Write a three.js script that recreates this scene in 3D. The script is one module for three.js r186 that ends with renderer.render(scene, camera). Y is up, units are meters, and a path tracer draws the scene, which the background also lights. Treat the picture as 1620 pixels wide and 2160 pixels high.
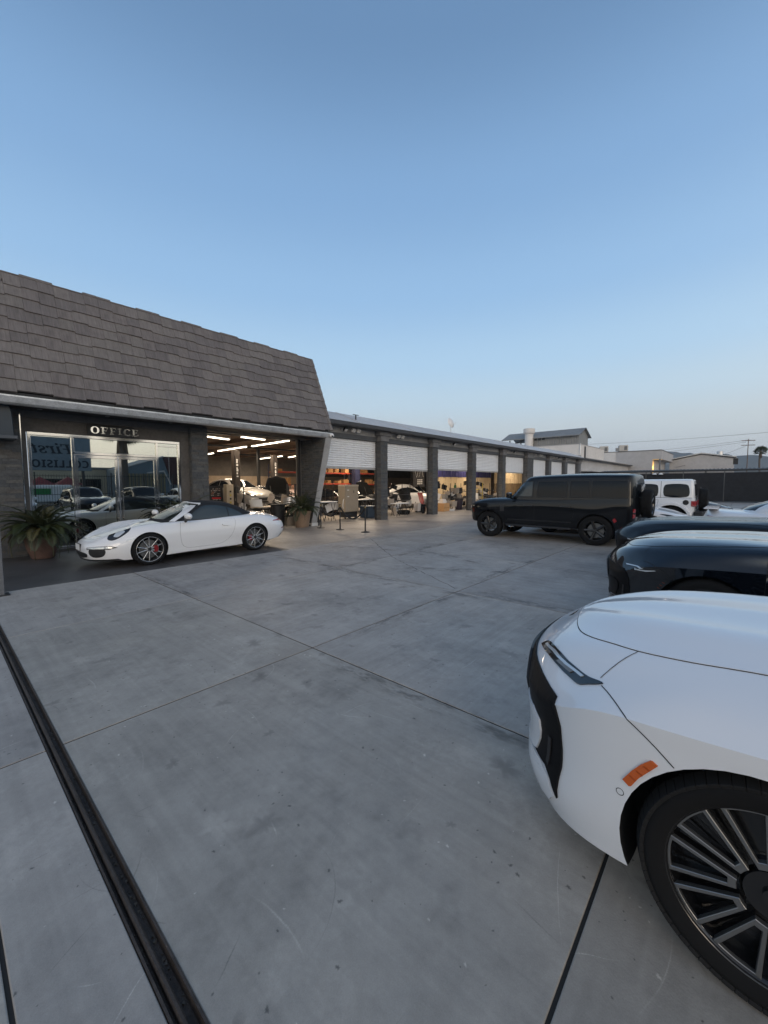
import * as THREE from 'three';
import { RoundedBoxGeometry } from 'three/addons/geometries/RoundedBoxGeometry.js';
import { MarchingCubes } from 'three/addons/objects/MarchingCubes.js';
import { mergeGeometries, mergeVertices, toCreasedNormals } from 'three/addons/utils/BufferGeometryUtils.js';
import { RectAreaLightUniformsLib } from 'three/addons/lights/RectAreaLightUniformsLib.js';
import { FontLoader } from 'three/addons/loaders/FontLoader.js';
import { TextGeometry } from 'three/addons/geometries/TextGeometry.js';
import { Brush, Evaluator, SUBTRACTION } from 'three-bvh-csg';

// ---------------------------------------------------------------- camera
const scene = new THREE.Scene();
const camera = new THREE.PerspectiveCamera(103.75, 768 / 1024, 0.05, 6000);
camera.position.set(0, 1.73, 0);
camera.rotation.order = 'YXZ';
camera.rotation.set(-3.986 * Math.PI / 180, 41.44 * Math.PI / 180, -0.309 * Math.PI / 180);

// ---------------------------------------------------------------- sky: clear dusk, the glow of the set sun behind the camera
const SUNSET = new THREE.Vector3(0.78, 0, 0.63).normalize();
function skyColour(x, y, z) {
  const e = Math.asin(Math.max(-1, Math.min(1, y))) * 180 / Math.PI;
  const st = [[0, .50, .55, .61], [3, .545, .60, .65], [7, .59, .68, .735], [11, .545, .71, .845], [16, .45, .665, .885], [24, .325, .54, .82], [34, .24, .425, .70], [46, .152, .283, .495], [65, .11, .215, .40], [90, .09, .175, .34]];
  let c = st[0].slice(1);
  const ee = Math.max(0, e);
  for (let i = 0; i + 1 < st.length; i++) if (ee >= st[i][0] && ee <= st[i + 1][0]) {
    let t = (ee - st[i][0]) / (st[i + 1][0] - st[i][0]); t = t * t * (3 - 2 * t) * .5 + t * .5;
    c = [1, 2, 3].map(k => st[i][k] * (1 - t) + st[i + 1][k] * t);
  }
  const h = Math.hypot(x, z) || 1e-6, ca = (x * SUNSET.x + z * SUNSET.z) / h;
  const side = Math.pow(Math.max(0, ca * .5 + .5), 2.2);
  const g = side * Math.exp(-ee / 13), g2 = side * Math.exp(-ee / 34);
  c[0] += 1.45 * g + 1.28 * g2; c[1] += 1.12 * g + 1.03 * g2; c[2] += .72 * g + .66 * g2;
  if (ca < 0) { const b = Math.pow(-ca, 1.5) * Math.exp(-ee / 5) * .02; c[0] += b; c[2] -= b * .5; }
  // faint streaks of high cloud low in the sunset
  const az = Math.atan2(z, x), s = Math.sin(ee * 1.7 + Math.sin(az * 5) * 1.3) * Math.sin(ee * .9 + az * 3 + 1);
  const cl = Math.max(0, s) * side * Math.exp(-Math.pow((ee - 7) / 5, 2)) * .35;
  c[0] += cl * .5; c[1] += cl * .2; c[2] += cl * .12;
  if (e < 0) { const k = Math.max(.18, 1 + e / 4); c = c.map(v => v * k); }
  return c;
}
{
  const W = 1024, H = 512, d = new Float32Array(W * H * 4);
  for (let j = 0; j < H; j++) for (let i = 0; i < W; i++) {
    const v = (j + .5) / H, u = (i + .5) / W, e = (v - .5) * Math.PI, a = (u - .5) * 2 * Math.PI;
    const c = skyColour(Math.cos(e) * Math.cos(a), Math.sin(e), Math.cos(e) * Math.sin(a));
    d.set([c[0], c[1], c[2], 1], (j * W + i) * 4);
  }
  const t = new THREE.DataTexture(d, W, H, THREE.RGBAFormat, THREE.FloatType);
  t.mapping = THREE.EquirectangularReflectionMapping; t.colorSpace = THREE.LinearSRGBColorSpace;
  t.magFilter = t.minFilter = THREE.LinearFilter; t.wrapS = THREE.RepeatWrapping; t.needsUpdate = true;
  scene.background = t; scene.environment = t;
}
const sun = new THREE.DirectionalLight(new THREE.Color().setRGB(1, .80, .62), 0.6);
sun.position.copy(SUNSET).multiplyScalar(60).add(new THREE.Vector3(-6, 17, -12));
sun.target.position.set(-6, 0, -12);
sun.castShadow = true; sun.shadow.radius = 45; sun.shadow.mapSize.set(2048, 2048);
Object.assign(sun.shadow.camera, { left: -45, right: 45, top: 30, bottom: -30, near: 1, far: 160 });
scene.add(sun, sun.target);
const EXPOSURE = 1.0;

const renderer = new THREE.WebGLRenderer({ antialias: true });
renderer.setSize(768, 1024);
renderer.toneMapping = THREE.LinearToneMapping;
renderer.toneMappingExposure = EXPOSURE;
renderer.shadowMap.enabled = true;
RectAreaLightUniformsLib.init();

// ---------------------------------------------------------------- helpers
const PI = Math.PI, V3 = (x, y, z) => new THREE.Vector3(x, y, z);
function rng(seed) { let a = seed >>> 0; return () => { a = (a + 0x6D2B79F5) | 0; let t = Math.imul(a ^ (a >>> 15), 1 | a); t = (t + Math.imul(t ^ (t >>> 7), 61 | t)) ^ t; return ((t ^ (t >>> 14)) >>> 0) / 4294967296; }; }
const taken = {};
function numbered(n) { const k = taken[n] = (taken[n] ?? -1) + 1; return k ? n + '_' + String(k).padStart(3, '0') : n; }
function tag(o, label, category, group) { o.userData.label = label; o.userData.category = category; if (group) o.userData.group = group; return o; }
function thing(name, label, category, pos = [0, 0, 0], turn = 0, group) {
  const o = new THREE.Group(); o.name = numbered(name); o.position.set(...pos); o.rotation.y = turn; scene.add(o);
  return tag(o, label, category, group);
}
function part(parent, name, geo, mat, label) {
  const m = new THREE.Mesh(Array.isArray(geo) ? merge(geo) : geo, mat); m.name = name; if (label) m.userData.label = label;
  parent.add(m); return m;
}
function holder(parent, name) { const g = new THREE.Group(); g.name = name; parent.add(g); return g; }
function solo(name, label, category, geo, mat, group) { const m = part(scene, numbered(name), geo, mat); return tag(m, label, category, group); }
function structure(name, geo, mat) { const m = part(scene, numbered(name), geo, mat); m.userData.kind = 'structure'; return m; }
function structGroup(name) { const g = holder(scene, numbered(name)); g.userData.kind = 'structure'; return g; }
function dup(o, pos, turn, label, group) {
  const c = o.clone(); c.name = numbered(o.name.replace(/_\d\d\d$/, '')); scene.add(c); c.userData = { ...o.userData };
  c.position.set(...pos); c.rotation.y = turn; if (label) c.userData.label = label; if (group) c.userData.group = group; return c;
}
function merge(list) {
  const l = list.flat(9).map(g => { g = g.index ? g.toNonIndexed() : g; for (const k of Object.keys(g.attributes)) if (!['position', 'normal', 'uv'].includes(k)) g.deleteAttribute(k); if (!g.attributes.uv) g.setAttribute('uv', new THREE.BufferAttribute(new Float32Array(g.attributes.position.count * 2), 2)); return g; });
  return mergeGeometries(l, false);
}
function metricUV(g, s = 1, off = [0, 0]) {     // uv in metres, by the main direction of each face
  g = g.index ? g.toNonIndexed() : g; const p = g.attributes.position, n = g.attributes.normal, uv = new Float32Array(p.count * 2);
  for (let i = 0; i < p.count; i += 3) {
    const nx = Math.abs(n.getX(i) + n.getX(i + 1) + n.getX(i + 2)), ny = Math.abs(n.getY(i) + n.getY(i + 1) + n.getY(i + 2)), nz = Math.abs(n.getZ(i) + n.getZ(i + 1) + n.getZ(i + 2));
    for (let k = i; k < i + 3; k++) {
      const a = (ny >= nx && ny >= nz) ? [p.getX(k), p.getZ(k)] : nx >= nz ? [p.getZ(k), p.getY(k)] : [p.getX(k), p.getY(k)];
      uv[2 * k] = a[0] * s + off[0]; uv[2 * k + 1] = a[1] * s + off[1];
    }
  }
  g.setAttribute('uv', new THREE.BufferAttribute(uv, 2)); return g;
}
// box from ranges, edges rounded when r is given
function bx(x0, x1, y0, y1, z0, z1, r = 0) {
  const w = Math.abs(x1 - x0), h = Math.abs(y1 - y0), d = Math.abs(z1 - z0);
  const g = r ? new RoundedBoxGeometry(w, h, d, 1, Math.min(r, w / 2.2, h / 2.2, d / 2.2)) : new THREE.BoxGeometry(w, h, d);
  g.translate((x0 + x1) / 2, (y0 + y1) / 2, (z0 + z1) / 2); return metricUV(g);
}
function rod(a, b, r, r2 = r, seg = 10) {       // cylinder between two points
  const A = V3(...a), B = V3(...b), d = B.clone().sub(A), L = d.length();
  const g = new THREE.CylinderGeometry(r2, r, L, seg, 1); g.translate(0, L / 2, 0);
  g.applyQuaternion(new THREE.Quaternion().setFromUnitVectors(V3(0, 1, 0), d.normalize())); g.translate(...a); return g;
}
function bar(a, b, w, h) {                      // square bar between two points
  const A = V3(...a), B = V3(...b), d = B.clone().sub(A), L = d.length(), g = new THREE.BoxGeometry(w, h, L); g.translate(0, 0, L / 2);
  const m = new THREE.Matrix4().lookAt(B, A, V3(0, 1, 0)); g.applyMatrix4(m); g.translate(...a); return g;
}
function tube(pts, r, seg = 24, rs = 7) { return new THREE.TubeGeometry(new THREE.CatmullRomCurve3(pts.map(p => V3(...p))), seg, r, rs, false); }
function lathe(pts, seg = 28) { return new THREE.LatheGeometry(pts.map(p => new THREE.Vector2(...p)), seg); }
function extrude(pts, depth, bevel = 0, holes = []) { // polygon in xy, extruded along +z
  const s = new THREE.Shape(pts.map(p => new THREE.Vector2(...p)));
  for (const h of holes) s.holes.push(new THREE.Path(h.map(p => new THREE.Vector2(...p))));
  return new THREE.ExtrudeGeometry(s, { depth, bevelEnabled: bevel > 0, bevelSize: bevel, bevelThickness: bevel, bevelSegments: 1, curveSegments: 6 });
}
function alongZ(prof, z0, z1) { const g = extrude(prof, Math.abs(z1 - z0)); g.translate(0, 0, Math.min(z0, z1)); return metricUV(g); } // profile in xy
function alongX(prof, x0, x1) { const g = extrude(prof.map(([z, y]) => [-z, y]), Math.abs(x1 - x0)); g.rotateY(PI / 2); g.translate(Math.min(x0, x1), 0, 0); return metricUV(g); } // profile in zy
const rot = (g, x, y, z) => { if (x) g.rotateX(x); if (y) g.rotateY(y); if (z) g.rotateZ(z); return g; };
const mv = (g, x, y, z) => g.translate(x, y, z);

// ---------------------------------------------------------------- noise and textures
function lattice(n, seed) { const r = rng(seed), a = new Float32Array(n * n); for (let i = 0; i < a.length; i++) a[i] = r(); return a; }
function vnoise(a, n, x, y) {
  let xi = Math.floor(x), yi = Math.floor(y), fx = x - xi, fy = y - yi; fx = fx * fx * (3 - 2 * fx); fy = fy * fy * (3 - 2 * fy);
  const w = v => ((v % n) + n) % n, x0 = w(xi), x1 = w(xi + 1), y0 = w(yi) * n, y1 = w(yi + 1) * n;
  return (a[y0 + x0] * (1 - fx) + a[y0 + x1] * fx) * (1 - fy) + (a[y1 + x0] * (1 - fx) + a[y1 + x1] * fx) * fy;
}
function fbm(seed, freqs) { // [ [cells, weight], ... ] tiling over 0..1
  const L = freqs.map(([n, w, ny], i) => ({ n, ny: ny || n, w, a: lattice(Math.max(n, ny || n), seed + i * 17), m: Math.max(n, ny || n) }));
  return (u, v) => { let s = 0; for (const l of L) s += l.w * (vnoise2(l, u, v) - .5); return s; };
}
function vnoise2(l, u, v) {
  const x = u * l.n, y = v * l.ny; let xi = Math.floor(x), yi = Math.floor(y), fx = x - xi, fy = y - yi; fx = fx * fx * (3 - 2 * fx); fy = fy * fy * (3 - 2 * fy);
  const wx = q => ((q % l.n) + l.n) % l.n, wy = q => ((q % l.ny) + l.ny) % l.ny, x0 = wx(xi), x1 = wx(xi + 1), y0 = wy(yi) * l.m, y1 = wy(yi + 1) * l.m, a = l.a;
  return (a[y0 + x0] * (1 - fx) + a[y0 + x1] * fx) * (1 - fy) + (a[y1 + x0] * (1 - fx) + a[y1 + x1] * fx) * fy;
}
function dataTex(n, fn, srgb, tile = 1, ch = 3) { // fn(u,v) -> linear rgb or grey
  const d = new Uint8Array(n * n * 4), enc = v => { v = Math.max(0, Math.min(1, v)); return Math.round(255 * (srgb ? (v <= .0031308 ? 12.92 * v : 1.055 * Math.pow(v, 1 / 2.4) - .055) : v)); };
  for (let j = 0; j < n; j++) for (let i = 0; i < n; i++) { const c = fn(i / n, j / n), k = (j * n + i) * 4; if (c.length) { d[k] = enc(c[0]); d[k + 1] = enc(c[1]); d[k + 2] = enc(c[2]); } else d[k] = d[k + 1] = d[k + 2] = enc(c); d[k + 3] = 255; }
  const t = new THREE.DataTexture(d, n, n); t.wrapS = t.wrapT = THREE.RepeatWrapping; t.magFilter = THREE.LinearFilter; t.minFilter = THREE.LinearMipmapLinearFilter; t.generateMipmaps = true;
  t.repeat.set(1 / tile, 1 / tile); if (srgb) t.colorSpace = THREE.SRGBColorSpace; t.needsUpdate = true; return t;
}
const C = (r, g, b) => new THREE.Color().setRGB(r, g ?? r, b ?? r);
const std = (c, rough, o = {}) => new THREE.MeshStandardMaterial({ color: Array.isArray(c) ? C(...c) : C(c), roughness: rough, ...o });
const phys = (c, rough, o = {}) => new THREE.MeshPhysicalMaterial({ color: Array.isArray(c) ? C(...c) : C(c), roughness: rough, ...o });
// ---------------------------------------------------------------- materials of the place
const grainA = fbm(11, [[4, .5], [9, .4], [23, .35], [61, .25], [170, .2], [430, .18]]);
const grainB = fbm(53, [[3, .6], [7, .5], [17, .4], [48, .35], [120, .25]]);
const streakX = fbm(71, [[3, .5, 40], [6, .5, 110], [14, .4, 260]]);
const fine = fbm(97, [[300, .5], [620, .5]]);
function concreteMap(base, seed) {
  const r = rng(seed), spots = [];
  for (let i = 0; i < 620; i++) spots.push([r(), r(), .0007 + r() * r() * .0026, r() < .75 ? -1.1 : .9, r()]);
  for (let i = 0; i < 34; i++) spots.push([r(), r(), .006 + r() * r() * .03, r() < .75 ? -.42 : .3, r()]);
  // dark scuffs of tyres turning on the spot
  const arcs = []; for (let i = 0; i < 7; i++) arcs.push([r() * 1.4 - .2, r() * 1.4 - .2, .15 + r() * .5, r() * 6.28, .3 + r() * .8, .012 + r() * .018, .3 + r() * .5]);
  const N0 = 512, coarse = new Float32Array(N0 * N0);
  for (let j = 0; j < N0; j++) for (let i = 0; i < N0; i++) {
    const u = i / N0, v = j / N0; let k = 1 + .36 * grainA(u, v) + .17 * grainB(v, u);
    k -= Math.max(0, grainB(u + .37, v + .11) - .12) * .5; k += Math.max(0, grainA(u + .61, v + .27) - .16) * .6;
    coarse[j * N0 + i] = k;
  }
  const at = (u, v) => { const x = u * N0, y = v * N0, xi = Math.floor(x), yi = Math.floor(y), fx = x - xi, fy = y - yi, w = q => q & (N0 - 1), r0 = w(yi) * N0, r1 = w(yi + 1) * N0; return (coarse[r0 + w(xi)] * (1 - fx) + coarse[r0 + w(xi + 1)] * fx) * (1 - fy) + (coarse[r1 + w(xi)] * (1 - fx) + coarse[r1 + w(xi + 1)] * fx) * fy; };
  const t = dataTex(2048, (u, v) => {
    let k = at(u, v) + .20 * streakX(u, v) + .16 * (r() - .5);
    for (const a of arcs) {
      const dx = u - a[0], dy = v - a[1], q = dx * dx + dy * dy, lo = a[2] - a[5], hi = a[2] + a[5];
      if (q > lo * lo && q < hi * hi) { const d = Math.abs(Math.sqrt(q) - a[2]); let th = Math.atan2(dy, dx) - a[3]; th -= Math.round(th / 6.2832) * 6.2832; if (Math.abs(th) < a[4]) k -= .16 * a[6] * (1 - Math.abs(th) / a[4]) * (.4 + .6 * Math.abs(Math.sin(d * 900))) * (.6 + .8 * r()); }
    }
    return [base[0] * k, base[1] * k, base[2] * k];
  }, true, 4);
  const d = t.image.data, n = 2048;      // small stains and chips
  for (const [cx, cy, rad, sg, ph] of spots) {
    const R = Math.ceil(rad * n * 1.5) + 1, X = Math.floor(cx * n), Y = Math.floor(cy * n);
    for (let j = -R; j <= R; j++) for (let i = -R; i <= R; i++) {
      const a = Math.atan2(j, i), q = Math.hypot(i, j) / (rad * n * (1 + .28 * Math.sin(a * 2 + ph * 31) + .2 * Math.sin(a * 5 + ph * 17) + .14 * Math.sin(a * 3 + ph * 53) + .12 * Math.sin(a * 9 + ph * 71)));
      if (q < 1) { const k = ((((Y + j) % n) + n) % n * n + (((X + i) % n) + n) % n) * 4, m = 1 + sg * .35 * (1 - q * q); for (let c = 0; c < 3; c++) d[k + c] = Math.max(0, Math.min(255, d[k + c] * m)); }
    }
  }
  for (let q = 0; q < 130; q++) { // scuffs, trowel and drag marks
    let x = r() * n, y = r() * n, a = (r() < .6 ? .25 : 1.8) + (r() - .5) * .9; const L = 40 + r() * r() * 420, sg = r() < .55 ? -1 : 1, st = .05 + r() * .13, w = r() < .3 ? 2 : 1, bend = (r() - .5) * .012;
    for (let k = 0; k < L; k++) { x += Math.cos(a); y += Math.sin(a); a += bend + (r() - .5) * .05; const m = 1 + sg * st * (1 - Math.abs(k / L * 2 - 1)) * (.4 + r()); for (let p = -w; p <= w; p++) { const i = ((((Math.round(y) + p) % n) + n) % n * n + ((Math.round(x) % n) + n) % n) * 4; for (let c = 0; c < 3; c++) d[i + c] = Math.max(0, Math.min(255, d[i + c] * (1 + (m - 1) * (1 - Math.abs(p) / (w + 1))))); } }
  }
  return t;
}
const concTex = concreteMap([.325, .295, .262], 5);
const bumpR = rng(77), concBump = dataTex(1024, (u, v) => .5 + .28 * grainB(u, v) + .16 * (bumpR() - .5) + .1 * streakX(u, v), false, 4);
const concRough = dataTex(512, (u, v) => .62 + .25 * grainB(u, v) + .15 * grainA(v, u), false, 4);
const concrete = [1, .93, 1.06, .98].map((k, i) => std([k, k, k * (1 + (i - 1.5) * .012)], 1, { map: concTex, bumpMap: concBump, bumpScale: .003, roughnessMap: concRough }));
const grime = std([.02, .019, .018], .95);
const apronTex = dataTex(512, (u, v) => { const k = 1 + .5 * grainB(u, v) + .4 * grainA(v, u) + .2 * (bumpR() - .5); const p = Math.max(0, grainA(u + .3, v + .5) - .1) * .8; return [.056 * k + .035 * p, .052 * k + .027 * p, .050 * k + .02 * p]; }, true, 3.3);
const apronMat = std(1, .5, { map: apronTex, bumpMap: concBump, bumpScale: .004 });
const tanTex = dataTex(512, (u, v) => { const k = 1 + .5 * grainB(u, v) + .35 * grainA(v, u) + .15 * (bumpR() - .5); return [.27 * k, .235 * k, .205 * k]; }, true, 4.1);
const tanMat = std(1, .5, { map: tanTex, bumpMap: concBump, bumpScale: .003 });
const mottleField = (() => { const f = fbm(200, [[5, .5], [13, .5], [37, .4], [64, .35], [128, .3]]), a = new Float32Array(65536); for (let i = 0; i < 65536; i++) a[i] = f((i & 255) / 256, (i >> 8) / 256); return a; })();
const mottle = (base, amp, tile, seed) => { const ox = (seed * 73) & 255, oy = (seed * 151) & 255; return dataTex(256, (u, v) => { const k = 1 + amp * mottleField[(((v * 256 + oy) & 255) << 8) | ((u * 256 + ox) & 255)]; return base.map(b => b * k); }, true, tile); };
const bumpFine = dataTex(512, (u, v) => .5 + .5 * fine(u, v) + .2 * grainA(u, v), false, .8);
const stuccoDark = std(1, .9, { map: mottle([.085, .079, .075], .5, 2.2, 201), bumpMap: bumpFine, bumpScale: .003 });
const stuccoGrey = std(1, .9, { map: mottle([.33, .33, .335], .3, 2.2, 202), bumpMap: bumpFine, bumpScale: .003 });
const trimDark = std(1, .55, { map: mottle([.06, .063, .07], .4, 1.7, 203) });
const trimBlack = std([.014, .014, .015], .6);
const galv = std(1, .42, { metalness: .75, map: mottle([.60, .61, .62], .4, 1.1, 204) });
const chrome = std([.60, .60, .59], .07, { metalness: 1 });
const steelDark = std([.05, .05, .052], .45, { metalness: .6 });
const roofMetal = std(1, .6, { map: mottle([.47, .46, .45], .3, 3.1, 205) });
const shutterMat = std(1, .45, { map: mottle([.76, .77, .79], .14, 1.3, 206), metalness: .15 });
const woodDark = std(1, .8, { map: mottle([.12, .075, .05], .6, 1.4, 207) });

// ---------------------------------------------------------------- ground
{
  const g = new THREE.PlaneGeometry(3000, 3000); g.rotateX(-PI / 2); g.translate(0, -.06, -600);
  const m = std(1, .9, { map: mottle([.10, .098, .094], .4, 9, 208) }); structure('ground', metricUV(g), m);
}
const yard = structGroup('concrete_yard');
{
  const xs = [14.2, 11.3, 8.4, 5.47, 2.54, -.39, -3.33, -6.2, -8.95], zs = [3, -.085, -2.61, -5.54, -8.47, -11.4, -14.33, -17.26, -20.2, -23.1, -26.1, -29, -32, -35, -38, -41, -45];
  const r = rng(4), RA = -.424, RB = -.497, J = .007;
  const slab = (x0, x1, z0, z1) => {
    const g = bx(x0 + J, x1 - J, -.055, r() * .002, z0 + J, z1 - J, .006); const o = [r() * 4, r() * 4], fl = r() < .5, uv = g.attributes.uv;
    for (let i = 0; i < uv.count; i++) { const a = uv.getX(i), b = uv.getY(i); uv.setXY(i, (fl ? b : a) + o[0], (fl ? a : -b) + o[1]); }
    part(yard, 'slab', g, concrete[Math.floor(r() * 4)]);
  };
  for (let j = 0; j + 1 < zs.length; j++) {
    const zA = zs[j], zB = zs[j + 1];
    for (let i = 0; i + 1 < xs.length; i++) {
      if (j === 1) { slab(xs[i + 1], xs[i], RA, zA); slab(xs[i + 1], xs[i], zB, RB); }
      else slab(xs[i + 1], xs[i], zB, zA);
    }
  }
  // in front of the building
  const wide = (x0, x1, z0, z1, m, n) => part(yard, n, bx(x0 + J, x1 - J, -.055, .001, z0 + J, z1 - J, .005), m);
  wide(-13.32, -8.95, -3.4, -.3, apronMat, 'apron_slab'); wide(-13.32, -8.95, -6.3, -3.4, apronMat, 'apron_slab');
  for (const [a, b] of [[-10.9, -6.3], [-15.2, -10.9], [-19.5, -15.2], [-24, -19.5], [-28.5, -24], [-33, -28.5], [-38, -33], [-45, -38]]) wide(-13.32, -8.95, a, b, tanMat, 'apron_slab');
  wide(-33, -13.32, -46, -5.05, std(1, .42, { map: mottle([.30, .27, .24], .45, 5, 209) }), 'workshop_floor');
  part(yard, 'joint_bed', bx(-8.9, 14.2, -.05, -.005, -45, -.52), grime); part(yard, 'joint_bed', bx(-8.9, 14.2, -.05, -.005, -.40, 3), grime);
  // dirt smeared along the joints and where tyres turn, ragged and worn through
  const f1 = fbm(88, [[6, .6, 3], [18, .6, 7], [50, .6, 16], [120, .5, 40]]), alpha = dataTex(256, (u, v) => { const e = Math.min(1, 5 * Math.min(u, 1 - u)) * Math.min(1, 2.6 * Math.min(v, 1 - v)); return Math.max(0, Math.min(.34, (f1(u, v) + .16) * .62)) * e; }, false, 1);
  const dirt = std([.035, .034, .034], .9, { alphaMap: alpha, transparent: true, opacity: 1 });
  for (const [x, z, L, W, a, y] of [[-4.6, -5.42, 4.6, .34, 0, 5], [-1.9, -5.62, 2.6, .3, 0, 5], [-6.12, -6.6, 3.4, .3, PI / 2, 5], [-6.3, -9.6, 3.2, .34, PI / 2, 5], [-3.26, -4.2, 2.6, .22, PI / 2, 5], [-3.4, -7.6, 3.4, .24, PI / 2, 5], [-1.9, -2.52, 2.4, .26, .02, 5], [-7.4, -2.66, 2.6, .2, 0, 5], [-7.3, -5.5, 2.4, .3, .05, 5], [-4.2, -6.9, 2.8, .42, .5, 7], [-5.2, -8.1, 2.6, .36, -.25, 7], [-7.6, -7.7, 2.4, .4, .3, 7]]) { const g = new THREE.PlaneGeometry(L, W); g.rotateX(-PI / 2); g.rotateY(a); g.translate(x, y / 1000, z); part(yard, 'dirt_smear', g, dirt); }
  // a hairline crack running across two slabs
  const cr = [], P = [[-8.7, -9.2], [-7.6, -8.35], [-6.1, -7.2], [-4.9, -6.5], [-3.35, -5.62]];
  for (let i = 0; i + 1 < P.length; i++) for (let k = 0; k < 14; k++) { const t = k / 14; cr.push([P[i][0] + (P[i + 1][0] - P[i][0]) * t + (r() - .5) * .03, P[i][1] + (P[i + 1][1] - P[i][1]) * t + (r() - .5) * .03]); }
  const pos = []; for (let i = 0; i + 1 < cr.length; i++) { const [a, b] = cr[i], [c, d] = cr[i + 1], w = .006 + r() * .006; pos.push(a - w, .0035, b, a + w, .0035, b, c + w, .0035, d, a - w, .0035, b, c + w, .0035, d, c - w, .0035, d); }
  const cg = new THREE.BufferGeometry(); cg.setAttribute('position', new THREE.Float32BufferAttribute(pos, 3)); cg.computeVertexNormals();
  part(yard, 'crack', cg, grime);
}
// the sliding gate's floor track
{
  const t = thing('gate_track', 'rusty dark steel gate track set into the concrete yard', 'gate track', [-2, 0, -.4605]);
  const rust = std(1, .6, { metalness: .55, map: mottle([.075, .058, .048], .7, .7, 210), bumpMap: bumpFine, bumpScale: .004 });
  part(t, 'channel', alongX([[-.042, -.05], [-.042, .004], [-.034, .004], [-.030, -.03], [.030, -.03], [.034, .004], [.042, .004], [.042, -.05]], -12, 16), rust);
  part(t, 'rail', alongX([[-.002, -.03], [-.002, -.004], [.004, .003], [.013, .003], [.018, -.004], [.018, -.03]], -12, 16), rust);
  const r = rng(8), gr = []; for (let i = 0; i < 240; i++) { const x = -5 + r() * 6, z = (r() < .5 ? -.022 : .028) + (r() - .5) * .012, s = .003 + r() * .007; gr.push(mv(rot(new THREE.TetrahedronGeometry(s), r() * 6, r() * 6, 0), x, -.027, z)); }
  const gm = part(t, 'grit', gr, std([.09, .085, .075], .9)); gm.userData.kind = 'stuff';
}

// ---------------------------------------------------------------- stone cladding: thin ledger stones of uneven depth
const stoneMats = [[.070, .073, .077], [.086, .086, .084], [.058, .062, .068], [.074, .070, .067]].map((c, i) => std(1, .85, { map: mottle(c, .7, .6, 220 + i), bumpMap: bumpFine, bumpScale: .006 }));
function ledger(parent, x, y0, y1, z0, z1, face, seed, xEdge) { // face 'x' on plane x (facing +x) between z0..z1 ; 'z' on plane z=z0 (facing +z) between x and z1
  const r = rng(seed), lists = [[], [], [], []];
  let y = y0; while (y < y1 - .01) {
    const h = Math.min(.045 + r() * .05, y1 - y), A = face === 'x' ? z0 : x, B = face === 'x' ? z1 : (xEdge ? xEdge(y + h / 2) : z1); let a = A;
    while (a < B - .005) {
      let L = .14 + r() * .3; if (B - a - L < .1) L = B - a; const d = .006 + r() * .022, k = Math.floor(r() * 4);
      lists[k].push(face === 'x' ? bx(x - .02, x + d, y + .0015, y + h - .0015, a + .0015, a + L - .0015) : bx(a + .0015, a + L - .0015, y + .0015, y + h - .0015, z0 - .02, z0 + d)); a += L;
    }
    y += h;
  }
  lists.forEach((l, k) => { if (l.length) { const m = part(parent, 'ledger_stone', l, stoneMats[k]); m.userData.kind = 'stuff'; } });
}

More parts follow.
